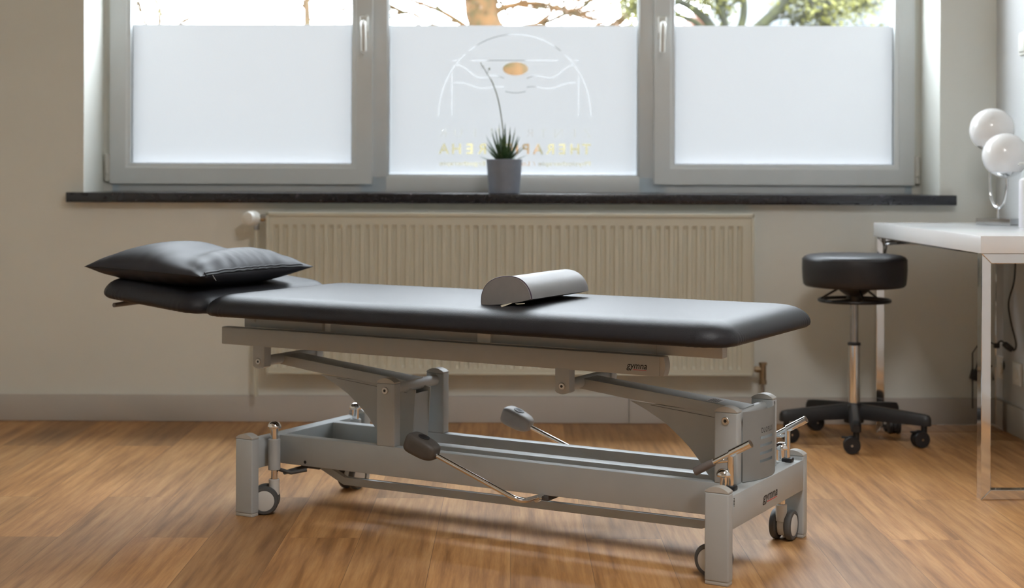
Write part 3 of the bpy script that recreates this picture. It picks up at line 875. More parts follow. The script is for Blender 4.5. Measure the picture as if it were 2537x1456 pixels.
# ------------------------------------------------------------------ pillow and bolster
BM_ = Matrix.Translation(BED_O) @ Matrix.Rotation(TH, 4, 'Z')
pc = BM_ @ Vector((-.3050, .215, .6545))
bm = NB(); N = 56
PA, PB = .215, .255
def pill(s, t, side):
    # s along the table, t across it, both -1..1
    e = max(0, (1 - abs(s) ** 2.6) * (1 - abs(t) ** 2.6))
    th_ = e ** (.48 + .10 * min(1, max(0, (s + .45) / .8)))
    pinch = 1 - .055 * (1 - t * t) * abs(s) ** 3 * 0 
    x = PA * s * (1 - .070 * (1 - t * t) * s * s); y = PB * t * (1 - .055 * (1 - s * s) * t * t)
    zmid = .0065 * (-s) - .002
    if side > 0:
        z = .069 * th_
        z *= 1 + .08 * math.exp(-((s + .45) ** 2 + (t + .1) ** 2) / .35)
        ln = (s - .35) - .35 * (t + 1) * .5 * -1.2
        z -= .0185 * math.exp(-((s - .22 + .28 * (t + .2)) / .30) ** 2) * e ** .6
        z -= .004 * math.exp(-((s - .10 + .6 * (t)) / .16) ** 2) * e ** .6
        edge = max(0, (s - .35) / .65)
        z += .0036 * edge * sin(34 * t + 3 * sin(5 * t) + 9 * s) * e ** .35
        edg2 = max(0, (-t - .45) / .55)
        z += .0022 * edg2 * sin(20 * s + 2 * sin(7 * s)) * e ** .35
    else:
        z = -min(.054 * th_, .040 + .012 * s * 1.0)
        edg2 = max(0, (-t - .4) / .6)
        z -= .0022 * edg2 * sin(22 * s + 1) * e ** .4
    return Vector((x, y, zmid + z))
rows = {}
for side in (1, -1):
    for i in range(N + 1):
        for j in range(N + 1):
            s = sin((2 * i / N - 1) * pi / 2); t = sin((2 * j / N - 1) * pi / 2)
            onb = i in (0, N) or j in (0, N)
            if onb and side < 0: rows[(side, i, j)] = rows[(1, i, j)]
            else: rows[(side, i, j)] = bm.verts.new(pill(s, t, side))
for side in (1, -1):
    for i in range(N):
        for j in range(N):
            f = [rows[(side, i, j)], rows[(side, i + 1, j)], rows[(side, i + 1, j + 1)], rows[(side, i, j + 1)]]
            f = list(dict.fromkeys(f))
            if len(f) > 2:
                try: bm.faces.new(f)
                except ValueError: pass
pillow = mk('pillow', bm, 'vinyl_pillow', None, 75, loc=pc, rotz=TH)
tag(pillow, 'dark grey vinyl pillow with zip lying on the head cushion', 'pillow')
def edge_path(f, n=40): return [f(k / n) for k in range(n + 1)]
bm = NB()
seam = edge_path(lambda q: pill(-.995 + 1.97 * q, -1, 1) + Vector((0, -.0006, 0)))
tube(bm, seam, .0011, 6)
mk('seam', bm, 'zip', pillow)
bm = NB()
zpath = [pill(.985, -.90 + 1.72 * k / 40, 1) + Vector((.0020, 0, -.004)) for k in range(41)]
tube(bm, zpath, .0034, 8)
zp = mk('zip', bm, 'zip', pillow)
bm = NB()
tube(bm, [p + Vector((-.0035, 0, .0058)) for p in zpath], .0030, 8); tube(bm, [p + Vector((-.0012, 0, -.0048)) for p in zpath], .0016, 8)
mk('zip_flap', bm, 'vinyl_pillow', pillow)
bm = NB(); p = zpath[2] + Vector((.004, .004, -.002)); tube(bm, [p, p + Vector((.004, .010, -.016))], .0011, 6); tube(bm, [p + Vector((.002, -.003, 0)), p + Vector((.003, .004, -.012))], .0008, 6)
mk('zip_puller', bm, 'steel', zp)

# bolster: half round roll, slightly rolled on its belly
ang = radians(61.5); ax = Vector((cos(ang), sin(ang), 0)); ch = Vector((ax.y, -ax.x, 0))
front_mid = Vector((-.012, 3.775, 0))
bol_T = Matrix(((ch.x, ax.x, 0, front_mid.x), (ch.y, ax.y, 0, front_mid.y), (0, 0, 1, .6070), (0, 0, 0, 1))) @ Matrix.Rotation(radians(-8.0), 4, 'Y')
bm = NB(); Rb = .072; LB = .335; n = 40
def bprof(k):
    if k <= n:
        a = pi * k / n; r = 1 - .03 * sin(a) ** 8; return (Rb * cos(a), .066 * sin(a) ** .86 * r if sin(a) > 0 else 0)
    t = (k - n) / (n / 2); return (-Rb + 2 * Rb * t, -.005 * max(0, sin(pi * t)) ** .8)
P = [bprof(k) for k in range(n)] + [bprof(n + k) for k in range(n // 2)]
rings = []
ys = [0, .003, .01, .05, .12, .2, .28, LB - .03, LB - .012, LB - .004, LB]
for y in ys:
    e = 0 if y > .2 and y < LB - .03 else 0
    sc = 1.0
    if y >= LB - .012: sc = 1 - .10 * ((y - LB + .012) / .012) ** 2
    wv = 1 - .012 * sin(y * 19)
    rings.append([bm.verts.new((x * sc, y, z * sc * wv)) for x, z in P])
for a, c in zip(rings, rings[1:]):
    for k in range(len(a)): bm.faces.new((a[k], a[(k + 1) % len(a)], c[(k + 1) % len(a)], c[k]))
bm.faces.new(rings[-1]); bm.faces.new(rings[0][::-1])
bol = mk('bolster', bm, 'bolster', None, 50); bol.matrix_world = bol_T
tag(bol, 'light grey half round vinyl bolster lying on the body cushion', 'bolster')
bm = NB(); P2 = [(x * .975, z * .975 - (.0 if z > 0 else 0)) for x, z in P]
vs = [bm.verts.new((x, -.0025 - .002, z + .0006)) for x, z in P2]; vs2 = [bm.verts.new((x, .001, z)) for x, z in P]
cvt = bm.verts.new((0, -.006, .03))
for k in range(len(vs)):
    bm.faces.new((vs[k], vs[(k + 1) % len(vs)], vs2[(k + 1) % len(vs)], vs2[k])); bm.faces.new((cvt, vs[(k + 1) % len(vs)], vs[k]))
mk('end_panel', bm, 'bolster_end', bol, 60)
bm = NB(); tube(bm, [(x * 1.0, -.001, z) for x, z in P[:n + 1]], .0016, 8); mk('piping', bm, 'piping', bol)
bm = NB()
pts = [(-.012, -.003, -.006), (-.022, -.016, -.0105), (-.030, -.036, -.014)]
for (a, c) in zip(pts, pts[1:]):
    q = [a, (a[0] + .034, a[1] + .002, a[2] + .004), (c[0] + .030, c[1] + .004, c[2] + .003), c]
    prism(bm, q, (0, 0, .0006))
tg = mk('care_tag', bm, 'tag', bol); tg['label'] = 'small cream care tag'
bm = NB()
tube(bm, smooth_path([(.026, -.002, -.006), (.036, -.012, -.008), (.050, -.016, -.008), (.056, -.012, -.008), (.050, -.010, -.008), (.032, -.006, -.007)]), .0010, 6)
mk('tag_string', bm, 'tag', bol)

# ------------------------------------------------------------------ stool
SX, SY = 1.196, 5.262
st = empty('stool', (SX, SY, 0)); tag(st, 'black round stool on five casters in front of the desk', 'stool')
bm = NB()
R0 = .180
prof = [(0, .537), (.150, .537), (.168, .5395), (.1755, .547), (.178, .565), (R0, .600), (.1795, .628), (.1775, .6365), (.172, .6430), (.160, .6480), (.13, .6515), (.08, .6535), (0, .6545)]
lathe(bm, prof, 64); mk('seat', bm, 'vinyl_stool', st, 50)
bm = NB(); tube(bm, [(R0 * .9945 * cos(2 * pi * k / 64), R0 * .9945 * sin(2 * pi * k / 64), .6330) for k in range(65)], .0016, 6, False); mk('seat_piping', bm, 'vinyl_stool', st)
bm = NB(); lathe(bm, [(0, .54), (.060, .54), (.052, .524), (.036, .512), (.024, .505), (.020, .478), (0, .478)], 32)
mk('seat_plate', bm, 'black', st)
bm = NB(); RR_ = .121
tube(bm, [(RR_ * cos(2 * pi * k / 48), RR_ * sin(2 * pi * k / 48), .4905) for k in range(49)], .0062, 10, False)
for k in range(3):
    a = radians(35 + 120 * k + 0)
    tube(bm, [(RR_ * cos(a), RR_ * sin(a), .4905), (.055 * cos(a), .055 * sin(a), .530)], .004, 8)
for k in range(3):
    a = radians(90 + 120 * k)
    tube(bm, [(RR_ * cos(a), RR_ * sin(a), .4905), (.018 * cos(a), .018 * sin(a), .492)], .004, 8)
mk('height_ring', bm, 'black_metal', st)
bm = NB(); cyl(bm, (0, 0, .33), (0, 0, .50), .0140, 24); mk('gas_lift', bm, 'steel', st)
bm = NB(); cyl(bm, (0, 0, .10), (0, 0, .340), .0205, 28, .001); mk('column', bm, 'chrome', st)
bm = NB(); lathe(bm, [(0, .334), (.0225, .334), (.0225, .343), (.0145, .346), (0, .346)], 28); mk('column_collar', bm, 'black', st)
bm = NB(); lathe(bm, [(0, .066), (.034, .066), (.036, .085), (.034, .125), (.028, .134), (0, .134)], 28)
A0 = -101
for k in range(5):
    a = radians(A0 + 72 * k); Rz = Matrix.Rotation(a, 4, 'Z')
    n0 = len(bm.verts)
    secs = [(.015, .020, .080, .132), (.08, .0195, .078, .127), (.18, .017, .076, .118), (.243, .0165, .074, .1115), (.258, .0150, .074, .108), (.265, .011, .074, .100)]
    prev = None
    for (x, hw_, z0_, z1_) in secs:
        prf = [(-hw_, z0_), (hw_, z0_), (hw_, z1_ - .012), (hw_ * .55, z1_), (-hw_ * .55, z1_), (-hw_, z1_ - .012)]
        row = [bm.verts.new(Rz @ Vector((x, y, z))) for y, z in prf]
        if prev:
            for q in range(6): bm.faces.new((prev[q], prev[(q + 1) % 6], row[(q + 1) % 6], row[q]))
        else: bm.faces.new(row[::-1])
        prev = row
    bm.faces.new(prev)
mk('star_base', bm, 'black', st, 40)
spin = [-10, 10, 90, 190, 190]
def stool_caster(k):
    a = radians(A0 + 72 * k); p = Vector((.243 * cos(a), .243 * sin(a), 0))
    C = Matrix.Translation(p) @ Matrix.Rotation(radians(spin[k]), 4, 'Z')
    bm = NB(); tr = .014; Rw = .0285
    n = 14
    pts = [(-tr + .0255 * cos(b_), -.007, Rw + .0255 * sin(b_)) for b_ in [radians(-30) + radians(240) * q / n for q in range(n + 1)]]
    prism(bm, [C @ Vector(q) for q in pts], C.to_3x3() @ Vector((0, .014, 0)), .001, 1)
    cyl(bm, C @ Vector((0, 0, .045)), C @ Vector((0, 0, .080)), .0105, 16, .001)
    box(bm, -tr - .034, -tr - .010, -.006, .006, .050, .056, .001, mat=C)
    c = mk('caster', bm, 'black', st)
    for s in (-1, 1):
        bm = NB(); lathe(bm, [(0, 0), (.016, .001), (.0265, .001), (Rw, .005), (Rw, .011), (.026, .0135), (0, .0135)], 30, C @ axis_mat((-tr, s * .0215, Rw), (0, -s, 0)))
        mk('caster_wheel', bm, 'black', c)
        bm = NB(); cyl(bm, C @ Vector((-tr, s * .0205, Rw)), C @ Vector((-tr, s * .0225, Rw)), .0042, 12); mk('axle_pin', bm, 'steel', c)
for k in range(5): stool_caster(k)

# ------------------------------------------------------------------ desk
DA = .0235
desk = empty('desk', (1.340, 4.309, 0), DA)
tag(desk, 'white desk on square chrome frames against the right wall', 'desk')
DL, DW, DZ = 1.165, .468, .755
bm = NB(); box(bm, 0, DW, 0, DL, DZ - .050, DZ, .0015); mk('table_top', bm, 'desk', desk)
def dframe(y0):
    bm = NB(); t = .0285; x0, x1 = .0035, DW - .0035; zt = DZ - .0505
    y1 = y0 + .036
    def mitre(a, b_, c, d): prism(bm, [(q[0], y0, q[1]) for q in (a, b_, c, d)], (0, y1 - y0, 0), .0015, 1)
    o1, o2, o3, o4 = (x0, 0), (x1, 0), (x1, zt), (x0, zt); i1, i2, i3, i4 = (x0 + t, t), (x1 - t, t), (x1 - t, zt - t), (x0 + t, zt - t)
    mitre(o1, o2, i2, i1); mitre(o2, o3, i3, i2); mitre(o3, o4, i4, i3); mitre(o4, o1, i1, i4)
    return mk('leg_frame', bm, 'chrome', desk)
dframe(.002); dframe(DL - .036)
bm = NB()
box(bm, .05, DW - .05, .04, DL - .04, DZ - .062, DZ - .050, .002)
for y in (DL - .10, ):
    tube(bm, [(.03, y + .06, DZ - .078), (.05, y + .02, DZ - .072), (.11, y - .02, DZ - .066)], .005, 8)
    tube(bm, [(.026, DL - .045, DZ - .055), (.034, DL - .05, DZ - .085), (.03, DL - .04, DZ - .115)], .0045, 8)
mk('top_brace', bm, 'steel', desk)

# lamp with two opal globes
lx, ly = 1.686, 5.235
lamp = empty('table_lamp', (lx, ly, DZ)); tag(lamp, 'chrome table lamp with two white glass globes on the desk', 'lamp')
def LP(x, y, z): return (x - lx, y - ly, z - DZ)
bm = NB(); box(bm, -.060, .060, -.055, .055, 0, .024, .0015); ba = mk('lamp_base', bm, 'steel', lamp); ba.rotation_euler.z = radians(-38)
ba.location = (.004, .0, 0)
bm = NB(); cyl(bm, (1.5 * -.0, 0, .02), (0, 0, .075), .0048, 14); mk('lamp_stem', bm, 'chrome', lamp)
gr, gf = Vector(LP(1.677, 5.270, 1.086)), Vector(LP(1.689, 5.165, .996)); RG = .0765
mid = Vector((0, 0, .060))
a0 = Vector((gr.x - .008, gr.y, 0)); a1 = Vector((gf.x + .008, gf.y + .005, 0))
bm = NB()
path = [Vector((a0.x, a0.y, gr.z - RG)), Vector((a0.x, a0.y, .155))]
cpt = (a0 + a1) / 2
n = 14
for k in range(n + 1):
    a = pi * k / n; t = (1 - cos(a)) / 2
    path.append(Vector((a0.x + (a1.x - a0.x) * t, a0.y + (a1.y - a0.y) * t, .150 - .090 * max(0, sin(a)) ** .9)))
path += [Vector((a1.x, a1.y, .155)), Vector((a1.x, a1.y, gf.z - RG - .004))]
tube(bm, path, .0052, 12)
mk('lamp_arm', bm, 'chrome', lamp)
for g in (gr, gf):
    bm = NB()
    lathe(bm, [(0, -RG)] + [(RG * sin(a), -RG * cos(a)) for a in [pi * k / 28 for k in range(1, 28)]] + [(0, RG)], 44, Matrix.Translation(g))
    mk('globe_shade', bm, 'opal', lamp, 80)
    bm = NB(); zc = -.056; R2 = RG + .001
    prof = [(sqrt(max(R2 ** 2 - z * z, 0)), z) for z in [-R2 + (R2 + zc) * k / 8 for k in range(9)]]
    prof[0] = (0, -R2); lathe(bm, prof, 40, Matrix.Translation(g)); mk('globe_cup', bm, 'chrome', lamp)
# pump bottle
bt = empty('pump_bottle', (1.7115, 4.995, DZ)); tag(bt, 'white pump bottle on the desk at the frame edge beside the lamp', 'bottle')
bm = NB(); lathe(bm, [(0, 0), (.029, 0), (.031, .003), (.031, .150), (.0295, .158), (.022, .164), (.012, .166), (0, .166)], 36); mk('bottle_body', bm, 'bottle', bt)
bm = NB(); lathe(bm, [(0, .164), (.013, .164), (.013, .180), (.009, .183), (.005, .184), (.005, .205), (0, .205)], 24); mk('pump_collar', bm, 'bottle', bt)
bm = NB(); cyl(bm, (0, 0, .205), (0, 0, .217), .011, 20, .001); tube(bm, fillet([(0, 0, .212), (-.030, -.006, .2125), (-.036, -.007, .207)], .006), .0038, 10); mk('pump_head', bm, 'whiteplastic', bt)

# switch, socket, cable
RWM = Matrix.Translation((XR, WD, 0)) @ Matrix.Rotation(RA, 4, 'Z')
sw = empty('light_switch'); sw.matrix_world = RWM @ Matrix.Translation((0, -.272, 1.393)); tag(sw, 'white light switch high on the right wall above the lamp', 'switch')
bm = NB(); box(bm, -.010, 0, -.081, 0, -.041, .041, .003); mk('switch_plate', bm, 'whiteplastic', sw)
bm = NB(); box(bm, -.0155, -.008, -.069, -.012, -.029, .029, .002); mk('switch_rocker', bm, 'whiteplastic', sw)
so = empty('power_socket'); so.matrix_world = RWM @ Matrix.Translation((0, -.22, .222)); tag(so, 'white power socket low on the right wall under the desk', 'socket')
bm = NB(); box(bm, -.010, 0, -.081, 0, -.041, .041, .003); mk('socket_plate', bm, 'whiteplastic', so)
bm = NB(); lathe(bm, [(.0, 0), (.021, 0), (.022, .004), (.020, .004), (0, .001)], 28, axis_mat((-.010, -.0405, 0), (-1, 0, 0))); mk('socket_well', bm, 'whiteplastic', so)
pg = empty('power_plug'); pg.matrix_world = RWM @ Matrix.Translation((-.020, -.100, .232)); tag(pg, 'small black plug beside the wall socket under the desk', 'plug')
bm = NB(); lathe(bm, [(0, 0), (.017, 0), (.018, .012), (.010, .03), (.006, .036), (0, .036)], 20, axis_mat((.02, 0, 0), (-1, 0, 0))); mk('plug_body', bm, 'black', pg)
bm = NB(); tube(bm, smooth_path([(-.012, 0, 0), (-.03, 0, -.01), (-.035, .015, -.06), (-.025, .03, -.13), (-.02, .04, -.19)]), .0028, 8); mk('plug_cord', bm, 'cable', pg)
cb_ = [(1.772, 5.30, .700), (1.770, 5.30, .615), (1.765, 5.30, .551), (1.747, 5.30, .480), (1.756, 5.30, .409), (1.772, 5.30, .345), (1.772, 5.30, .320), (1.763, 5.30, .312)]
cab = empty('charger_cable', (1.763, 5.30, .312)); tag(cab, 'thin black charger cable hanging under the desk by the right wall', 'cable')
def CB(p): return (p[0] - 1.763, p[1] - 5.30, p[2] - .312)
bm = NB(); tube(bm, [CB(p) for p in smooth_path(cb_)], .0030, 10); mk('cord', bm, 'cable', cab)
bm = NB(); box(bm, -.019, .019, -.012, .012, -.010, .010, .005, 3, mat=Matrix.Translation(CB((1.7455, 5.30, .326))) @ Matrix.Rotation(radians(40), 4, 'Y')); mk('adapter', bm, 'black', cab)
bm = NB(); tube(bm, smooth_path([CB(p) for p in [(1.735, 5.30, .338), (1.722, 5.30, .346), (1.712, 5.30, .340), (1.706, 5.30, .330)]]), .003, 8)
box(bm, -.010, .010, -.008, .008, -.009, .009, .003, mat=Matrix.Translation(CB((1.705, 5.30, .330)))); tube(bm, [CB((1.700, 5.30, .333)), CB((1.66, 5.31, .355)), CB((1.63, 5.33, .30)), CB((1.64, 5.36, .10))], .0025, 8)
mk('cord_plug', bm, 'cable', cab)
p2 = empty('wall_adapter'); p2.matrix_world = WM @ Matrix.Translation((1.728, -.02, .195)); tag(p2, 'black plug on the back wall left of the near desk leg', 'plug')
bm = NB(); box(bm, -.018, .006, -.02, .02, -.030, .010, .005, 3, mat=Matrix.Rotation(radians(14), 4, 'Y')); mk('adapter_body', bm, 'black', p2)
bm = NB(); tube(bm, smooth_path([(-.004, 0, .008), (.004, 0, .04), (.012, 0, .08), (.03, 0, .13)]), .003, 8); mk('adapter_cord', bm, 'cable', p2)

# ------------------------------------------------------------------ potted plant
pp = empty('potted_plant'); pp.matrix_world = WM @ Matrix.Translation((-.0293, .022, OZ0)); tag(pp, 'small spiky succulent in a grey pot on the window sill', 'plant')
bm = NB(); lathe(bm, [(0, .002), (.050, .002), (.052, 0), (.057, .001), (.058, .006), (.0665, .122), (.0675, .127), (.066, .1285), (.063, .127), (.0615, .112), (0, .112)], 48); mk('pot', bm, 'pot', pp)
bm = NB(); lathe(bm, [(0, .118), (.03, .1195), (.0615, .114), (.0615, .108), (0, .108)], 32); mk('soil', bm, 'soil', pp)
bm = NB(); rnd = random.Random(3)
def blade(base, az, el, ln, w, curl):
    n = 8; ring_ = []
    d0 = Vector((cos(az) * cos(el), sin(az) * cos(el), sin(el)))
    side = Vector((-sin(az), cos(az), 0)); p = Vector(base); e = el
    for k in range(n + 1):
        t = k / n
        ww = w * (1 - t) ** .75 * (.75 + .5 * t * (1 - t) * 2); th2 = ww * .34
        d = Vector((cos(az) * cos(e), sin(az) * cos(e), sin(e))); nrm = side.cross(d)
        ring_.append([bm.verts.new(p + side * ww), bm.verts.new(p - nrm * th2 * 1.2), bm.verts.new(p - side * ww), bm.verts.new(p + nrm * th2 * .5)])
        p = p + d * ln / n; e += curl / n
    for a, c in zip(ring_, ring_[1:]):
        for q in range(4): bm.faces.new((a[q], a[(q + 1) % 4], c[(q + 1) % 4], c[q]))
    bm.faces.new(ring_[0]); 
for tier, (cnt, el, ln, w) in enumerate(((11, 14, .084, .0085), (12, 36, .100, .0092), (11, 55, .116, .0098), (9, 70, .124, .009), (5, 82, .128, .0075))):
    for k in range(cnt):
        az = 2 * pi * (k + .5 * (tier % 2) + rnd.uniform(-.2, .2)) / cnt
        blade((.012 * cos(az), .012 * sin(az), .116 + tier * .003), az, radians(el + rnd.uniform(-6, 6)), ln * rnd.uniform(.85, 1.12), w, radians(rnd.uniform(5, 26)))
mk('leaf_rosette', bm, 'leaf', pp, 50)
bm = NB()
tube(bm, smooth_path([(0, 0, .13), (-.004, .0, .225), (-.021, .004, .340), (-.045, .01, .415), (-.068, .012, .453), (-.078, .012, .472), (-.091, .012, .490)]), [.0021] * 20 + [.0013] * 17, 8)
tube(bm, [(-.066, .012, .450), (-.061, .012, .463)], .0009, 6); tube(bm, [(-.078, .012, .472), (-.084, .012, .470), (-.088, .012, .478)], .0008, 6)
for p in ((-.0575, .012, .468), (-.0800, .012, .478), (-.0895, .012, .489)): 
    r_ = .0045 if p[0] > -.06 else .0022
    lathe(bm, [(0, -r_ * 1.2), (r_ * .8, -r_ * .5), (r_, 0), (r_ * .7, r_ * .7), (0, r_ * 1.2)], 10, Matrix.Translation(p))
mk('flower_stalk', bm, 'stalk', pp)

# ------------------------------------------------------------------ added fill light panel (overhead, out of view)
cl = empty('fill_light_panel', (.60, 2.0, CEIL)); tag(cl, 'added white ceiling panel for interior fill light, out of view', 'lamp')
bm = NB(); box(bm, -.30, .30, -.60, .60, -.05, 0, .004); mk('fill_panel_housing', bm, 'whiteplastic', cl)

# ------------------------------------------------------------------ outdoors
bm = NB(); box(bm, -45, 45, 6.07, 70, -.5, -.35); struct(mk('ground', bm, 'lawn'), 'lawn outside the window')
SCL = 1 / 3736.
def px(x, y, d): return Vector(((x - 1268.5) * d * SCL, d, .93 - (y - 428.5) * d * SCL))
def twigs(bm, bml, start, dirn, ln, r, depth, rnd, leafn, leafs, spread=.6):
    n = 5; p = start.copy(); d = dirn.normalized(); pts = [p.copy()]
    for k in range(n):
        d = (d + Vector((rnd.uniform(-1, 1), rnd.uniform(-1, 1), rnd.uniform(-.8, 1))) * .22).normalized()
        p = p + d * ln / n; pts.append(p.copy())
        if depth > 0 and rnd.random() < .75:
            dd = (d + Vector((rnd.uniform(-1, 1), rnd.uniform(-1, 1), rnd.uniform(-1, 1))) * spread)
            twigs(bm, bml, p, dd, ln * rnd.uniform(.45, .75), r * .6, depth - 1, rnd, leafn, leafs, spread)
    tube(bm, pts, [r * (1 - .75 * k / n) for k in range(n + 1)], 5, False)
    if bml is not None:
        for k in range(leafn):
            q = pts[rnd.randrange(1, n + 1)] + Vector((rnd.gauss(0, 1), rnd.gauss(0, 1), rnd.gauss(0, 1))) * leafs * 1.6
            a = Vector((rnd.uniform(-1, 1), rnd.uniform(-1, 1), rnd.uniform(-1, 1))).normalized() * leafs; c = a.orthogonal().normalized() * leafs * .6
            bml.faces.new([bml.verts.new(q - a), bml.verts.new(q + c), bml.verts.new(q + a), bml.verts.new(q - c)])
def tree(name, base, trunk, branches, barkm, leafm, rnd, d0, leafn=3, leafs=.02, twig=(.5, .012, 2), per=5, label='', cat='tree', group='trees outside the window'):
    root = empty(name, base); tag(root, label, cat, group)
    bm = NB(); bml = NB() if leafm else None
    off = Vector(base)
    def T(pts): return [q - off for q in pts]
    tube(bm, smooth_path(T(trunk[0]), 5), [trunk[1][0] + (trunk[1][1] - trunk[1][0]) * k / (5 * (len(trunk[0]) - 1)) for k in range(5 * (len(trunk[0]) - 1) + 1)], 12)
    for pts, r0, r1 in branches:
        P = smooth_path(T(pts), 5); n = len(P)
        tube(bm, P, [r0 + (r1 - r0) * k / (n - 1) for k in range(n)], 8)
        for q in range(per):
            i = rnd.randrange(n // 4, n)
            d = (P[min(i + 1, n - 1)] - P[i - 1]).normalized() + Vector((rnd.uniform(-1, 1), rnd.uniform(-1, 1), rnd.uniform(-.7, 1))) * .8
            twigs(bm, bml, P[i], d, twig[0] * rnd.uniform(.6, 1.2), twig[1], twig[2], rnd, leafn, leafs)
    mk('trunk', bm, barkm, root)
    if leafm: mk('foliage', bml, leafm, root)
    return root
d = 10.0; rnd = random.Random(11)
base = Vector((px(1296, 0, d).x, d, -.4))
tree('orange_tree', base, ([base, px(1300, 620, d), px(1292, 260, d), px(1276, 185, d), px(1215, 90, d), px(1194, 40, d), px(1190, 0, d), px(1186, -140, d)], (.095, .115)),
     [([px(1190, 95, d), px(1140, 58, d), px(1090, 28, d), px(1018, 0, d), px(930, -45, d)], .022, .010),
      ([px(1185, 110, d), px(1115, 75, d), px(1055, 56, d), px(1015, 33, d), px(975, 24, d), px(930, -5, d)], .014, .007),
      ([px(1205, 50, d), px(1240, 22, d), px(1290, 10, d), px(1340, 9, d), px(1385, 22, d), px(1430, 40, d)], .026, .010),
      ([px(1205, 95, d), px(1290, 66, d), px(1345, 57, d), px(1395, 36, d), px(1440, 18, d), px(1490, -30, d)], .012, .016),
      ([px(1205, 110, d), px(1245, 60, d), px(1255, 30, d), px(1235, 5, d)], .010, .008),
      ([px(1210, 150, d), px(1400, 120, d), px(1520, 62, d), px(1560, 25, d), px(1600, -8, d)], .030, .022),
      ([px(1200, 20, d), px(1225, -40, d), px(1300, -120, d), px(1380, -200, d)], .08, .03),
      ([px(1185, 20, d), px(1150, -60, d), px(1060, -150, d)], .07, .03),
      ([px(1395, 36, d), px(1460, 30, d), px(1530, 5, d), px(1580, -20, d)], .010, .006)],
     'bark_orange', 'leaf_r', rnd, d, 2, .020, (.55, .010, 2), 5, 'tree with orange lichen bark behind the middle window pane')
d = 9.0; rnd = random.Random(23)
base = Vector((px(1806, 0, d).x, d, -.4))
tree('moss_tree', base, ([base, px(1806, 600, d), px(1806, 250, d), px(1804, 110, d)], (.11, .09)),
     [([px(1800, 130, d), px(1796, 62, d), px(1783, 25, d), px(1777, 0, d), px(1768, -70, d)], .024, .018),
      ([px(1808, 130, d), px(1836, 58, d), px(1842, 20, d), px(1842, -10, d), px(1850, -90, d)], .026, .018),
      ([px(1815, 125, d), px(1885, 60, d), px(1925, 22, d), px(1958, -15, d), px(2010, -90, d)], .036, .026),
      ([px(1795, 120, d), px(1752, 52, d), px(1722, 25, d), px(1690, 6, d), px(1650, -4, d)], .032, .016),
      ([px(1795, 125, d), px(1730, 60, d), px(1700, 44, d), px(1672, 36, d), px(1650, 34, d)], .022, .010),
      ([px(1885, 62, d), px(1935, 40, d), px(1965, 48, d), px(1992, 62, d)], .009, .005),
      ([px(1958, -15, d), px(2020, -8, d), px(2060, 15, d), px(2085, 34, d), px(2110, 24, d)], .010, .005),
      ([px(1958, -15, d), px(2000, 2, d), px(2050, -2, d), px(2095, 8, d)], .009, .005)],
     'bark_green', 'leaf_y', rnd, d, 5, .018, (.24, .008, 2), 7, 'mossy tree with fresh yellow green leaves behind the right window pane')
d = 8.5; rnd = random.Random(5)
base = Vector((px(760, 0, d).x, d, -.4))
tree('young_tree', base, ([base, px(762, 300, d), px(760, 60, d), px(758, 0, d), px(756, -160, d)], (.022, .016)),
     [([px(760, 30, d), px(735, 0, d), px(700, -60, d)], .008, .004), ([px(759, 10, d), px(800, -30, d), px(860, -90, d)], .008, .004),
      ([px(760, -60, d), px(850, -40, d), px(880, 5, d), px(830, 28, d)], .007, .004)],
     'bark_pale', 'leaf_r', rnd, d, 2, .018, (.30, .005, 1), 5, 'thin young tree right of the pole behind the left pane')
d = 13.0; rnd = random.Random(8)
base = Vector((px(405, 0, d).x, d, -.4))
tree('leafy_shrub', base, ([base, px(405, 250, d), px(405, 130, d)], (.05, .04)),
     [([px(405, 140, d), px(360, 60, d), px(345, 10, d), px(335, -50, d)], .020, .010), ([px(405, 140, d), px(395, 60, d), px(400, 10, d), px(420, -50, d)], .020, .010),
      ([px(405, 140, d), px(440, 66, d), px(470, 42, d), px(478, 15, d)], .020, .010), ([px(405, 140, d), px(350, 100, d), px(335, 62, d)], .02, .01)],
     'bark_pale', 'leaf_y', rnd, d, 2, .02, (.5, .009, 2), 5, 'pale bare shrub at the left end of the window')
d = 12.0
pole = empty('street_pole', Vector((px(681, 0, d).x, d, -.36))); tag(pole, 'thin grey pole outside behind the left window pane', 'pole')
bm = NB(); cyl(bm, (0, 0, 0), (0, 0, 4.2), .011, 12); lathe(bm, [(0, 0), (.06, 0), (.05, .04), (.02, .06), (0, .06)], 16); mk('pole_shaft', bm, 'polegrey', pole)
bm = NB(); box(bm, -.06, .06, -.25, .1, 4.2, 4.27, .02); mk('pole_head', bm, 'polegrey', pole)
d = 11.0
op = empty('marker_post', Vector((px(418, 0, d).x, d, -.36))); tag(op, 'short orange post beside the pale shrub outside', 'post')
zt = px(418, 35, d).z
bm = NB(); cyl(bm, (0, 0, 0), (0, 0, zt + .36), .0115, 14); mk('post_shaft', bm, 'orange', op)
bm = NB(); lathe(bm, [(0, 0), (.05, 0), (.04, .05), (0, .05)], 14); mk('post_foot', bm, 'tyre', op)
d = 24.0; rnd = random.Random(41)
hg = empty('hedge', (0, d, -.36)); tag(hg, 'low olive hedge across the lawn beyond the trees', 'hedge')
bm = NB()
for k in range(60):
    x = -6 + .205 * k + rnd.uniform(-.05, .05); r_ = rnd.uniform(.24, .34); ht = 2.08 + rnd.uniform(-.12, .12)
    lathe(bm, [(0, 0), (r_ * .9, .02), (r_, ht * .5), (r_ * .95, ht * .85), (r_ * .6, ht * .97), (0, ht)], 10, Matrix.Translation((x, rnd.uniform(-.15, .15), 0)))
mk('foliage', bm, 'hedge', hg)
d = 30.0
bl = empty('pale_building', Vector((px(1900, 0, d).x, d, -.4))); tag(bl, 'long pale grey building behind the mossy tree', 'building')
bm = NB(); x1 = px(2750, 0, d).x - px(1900, 0, d).x; zt = 7.5
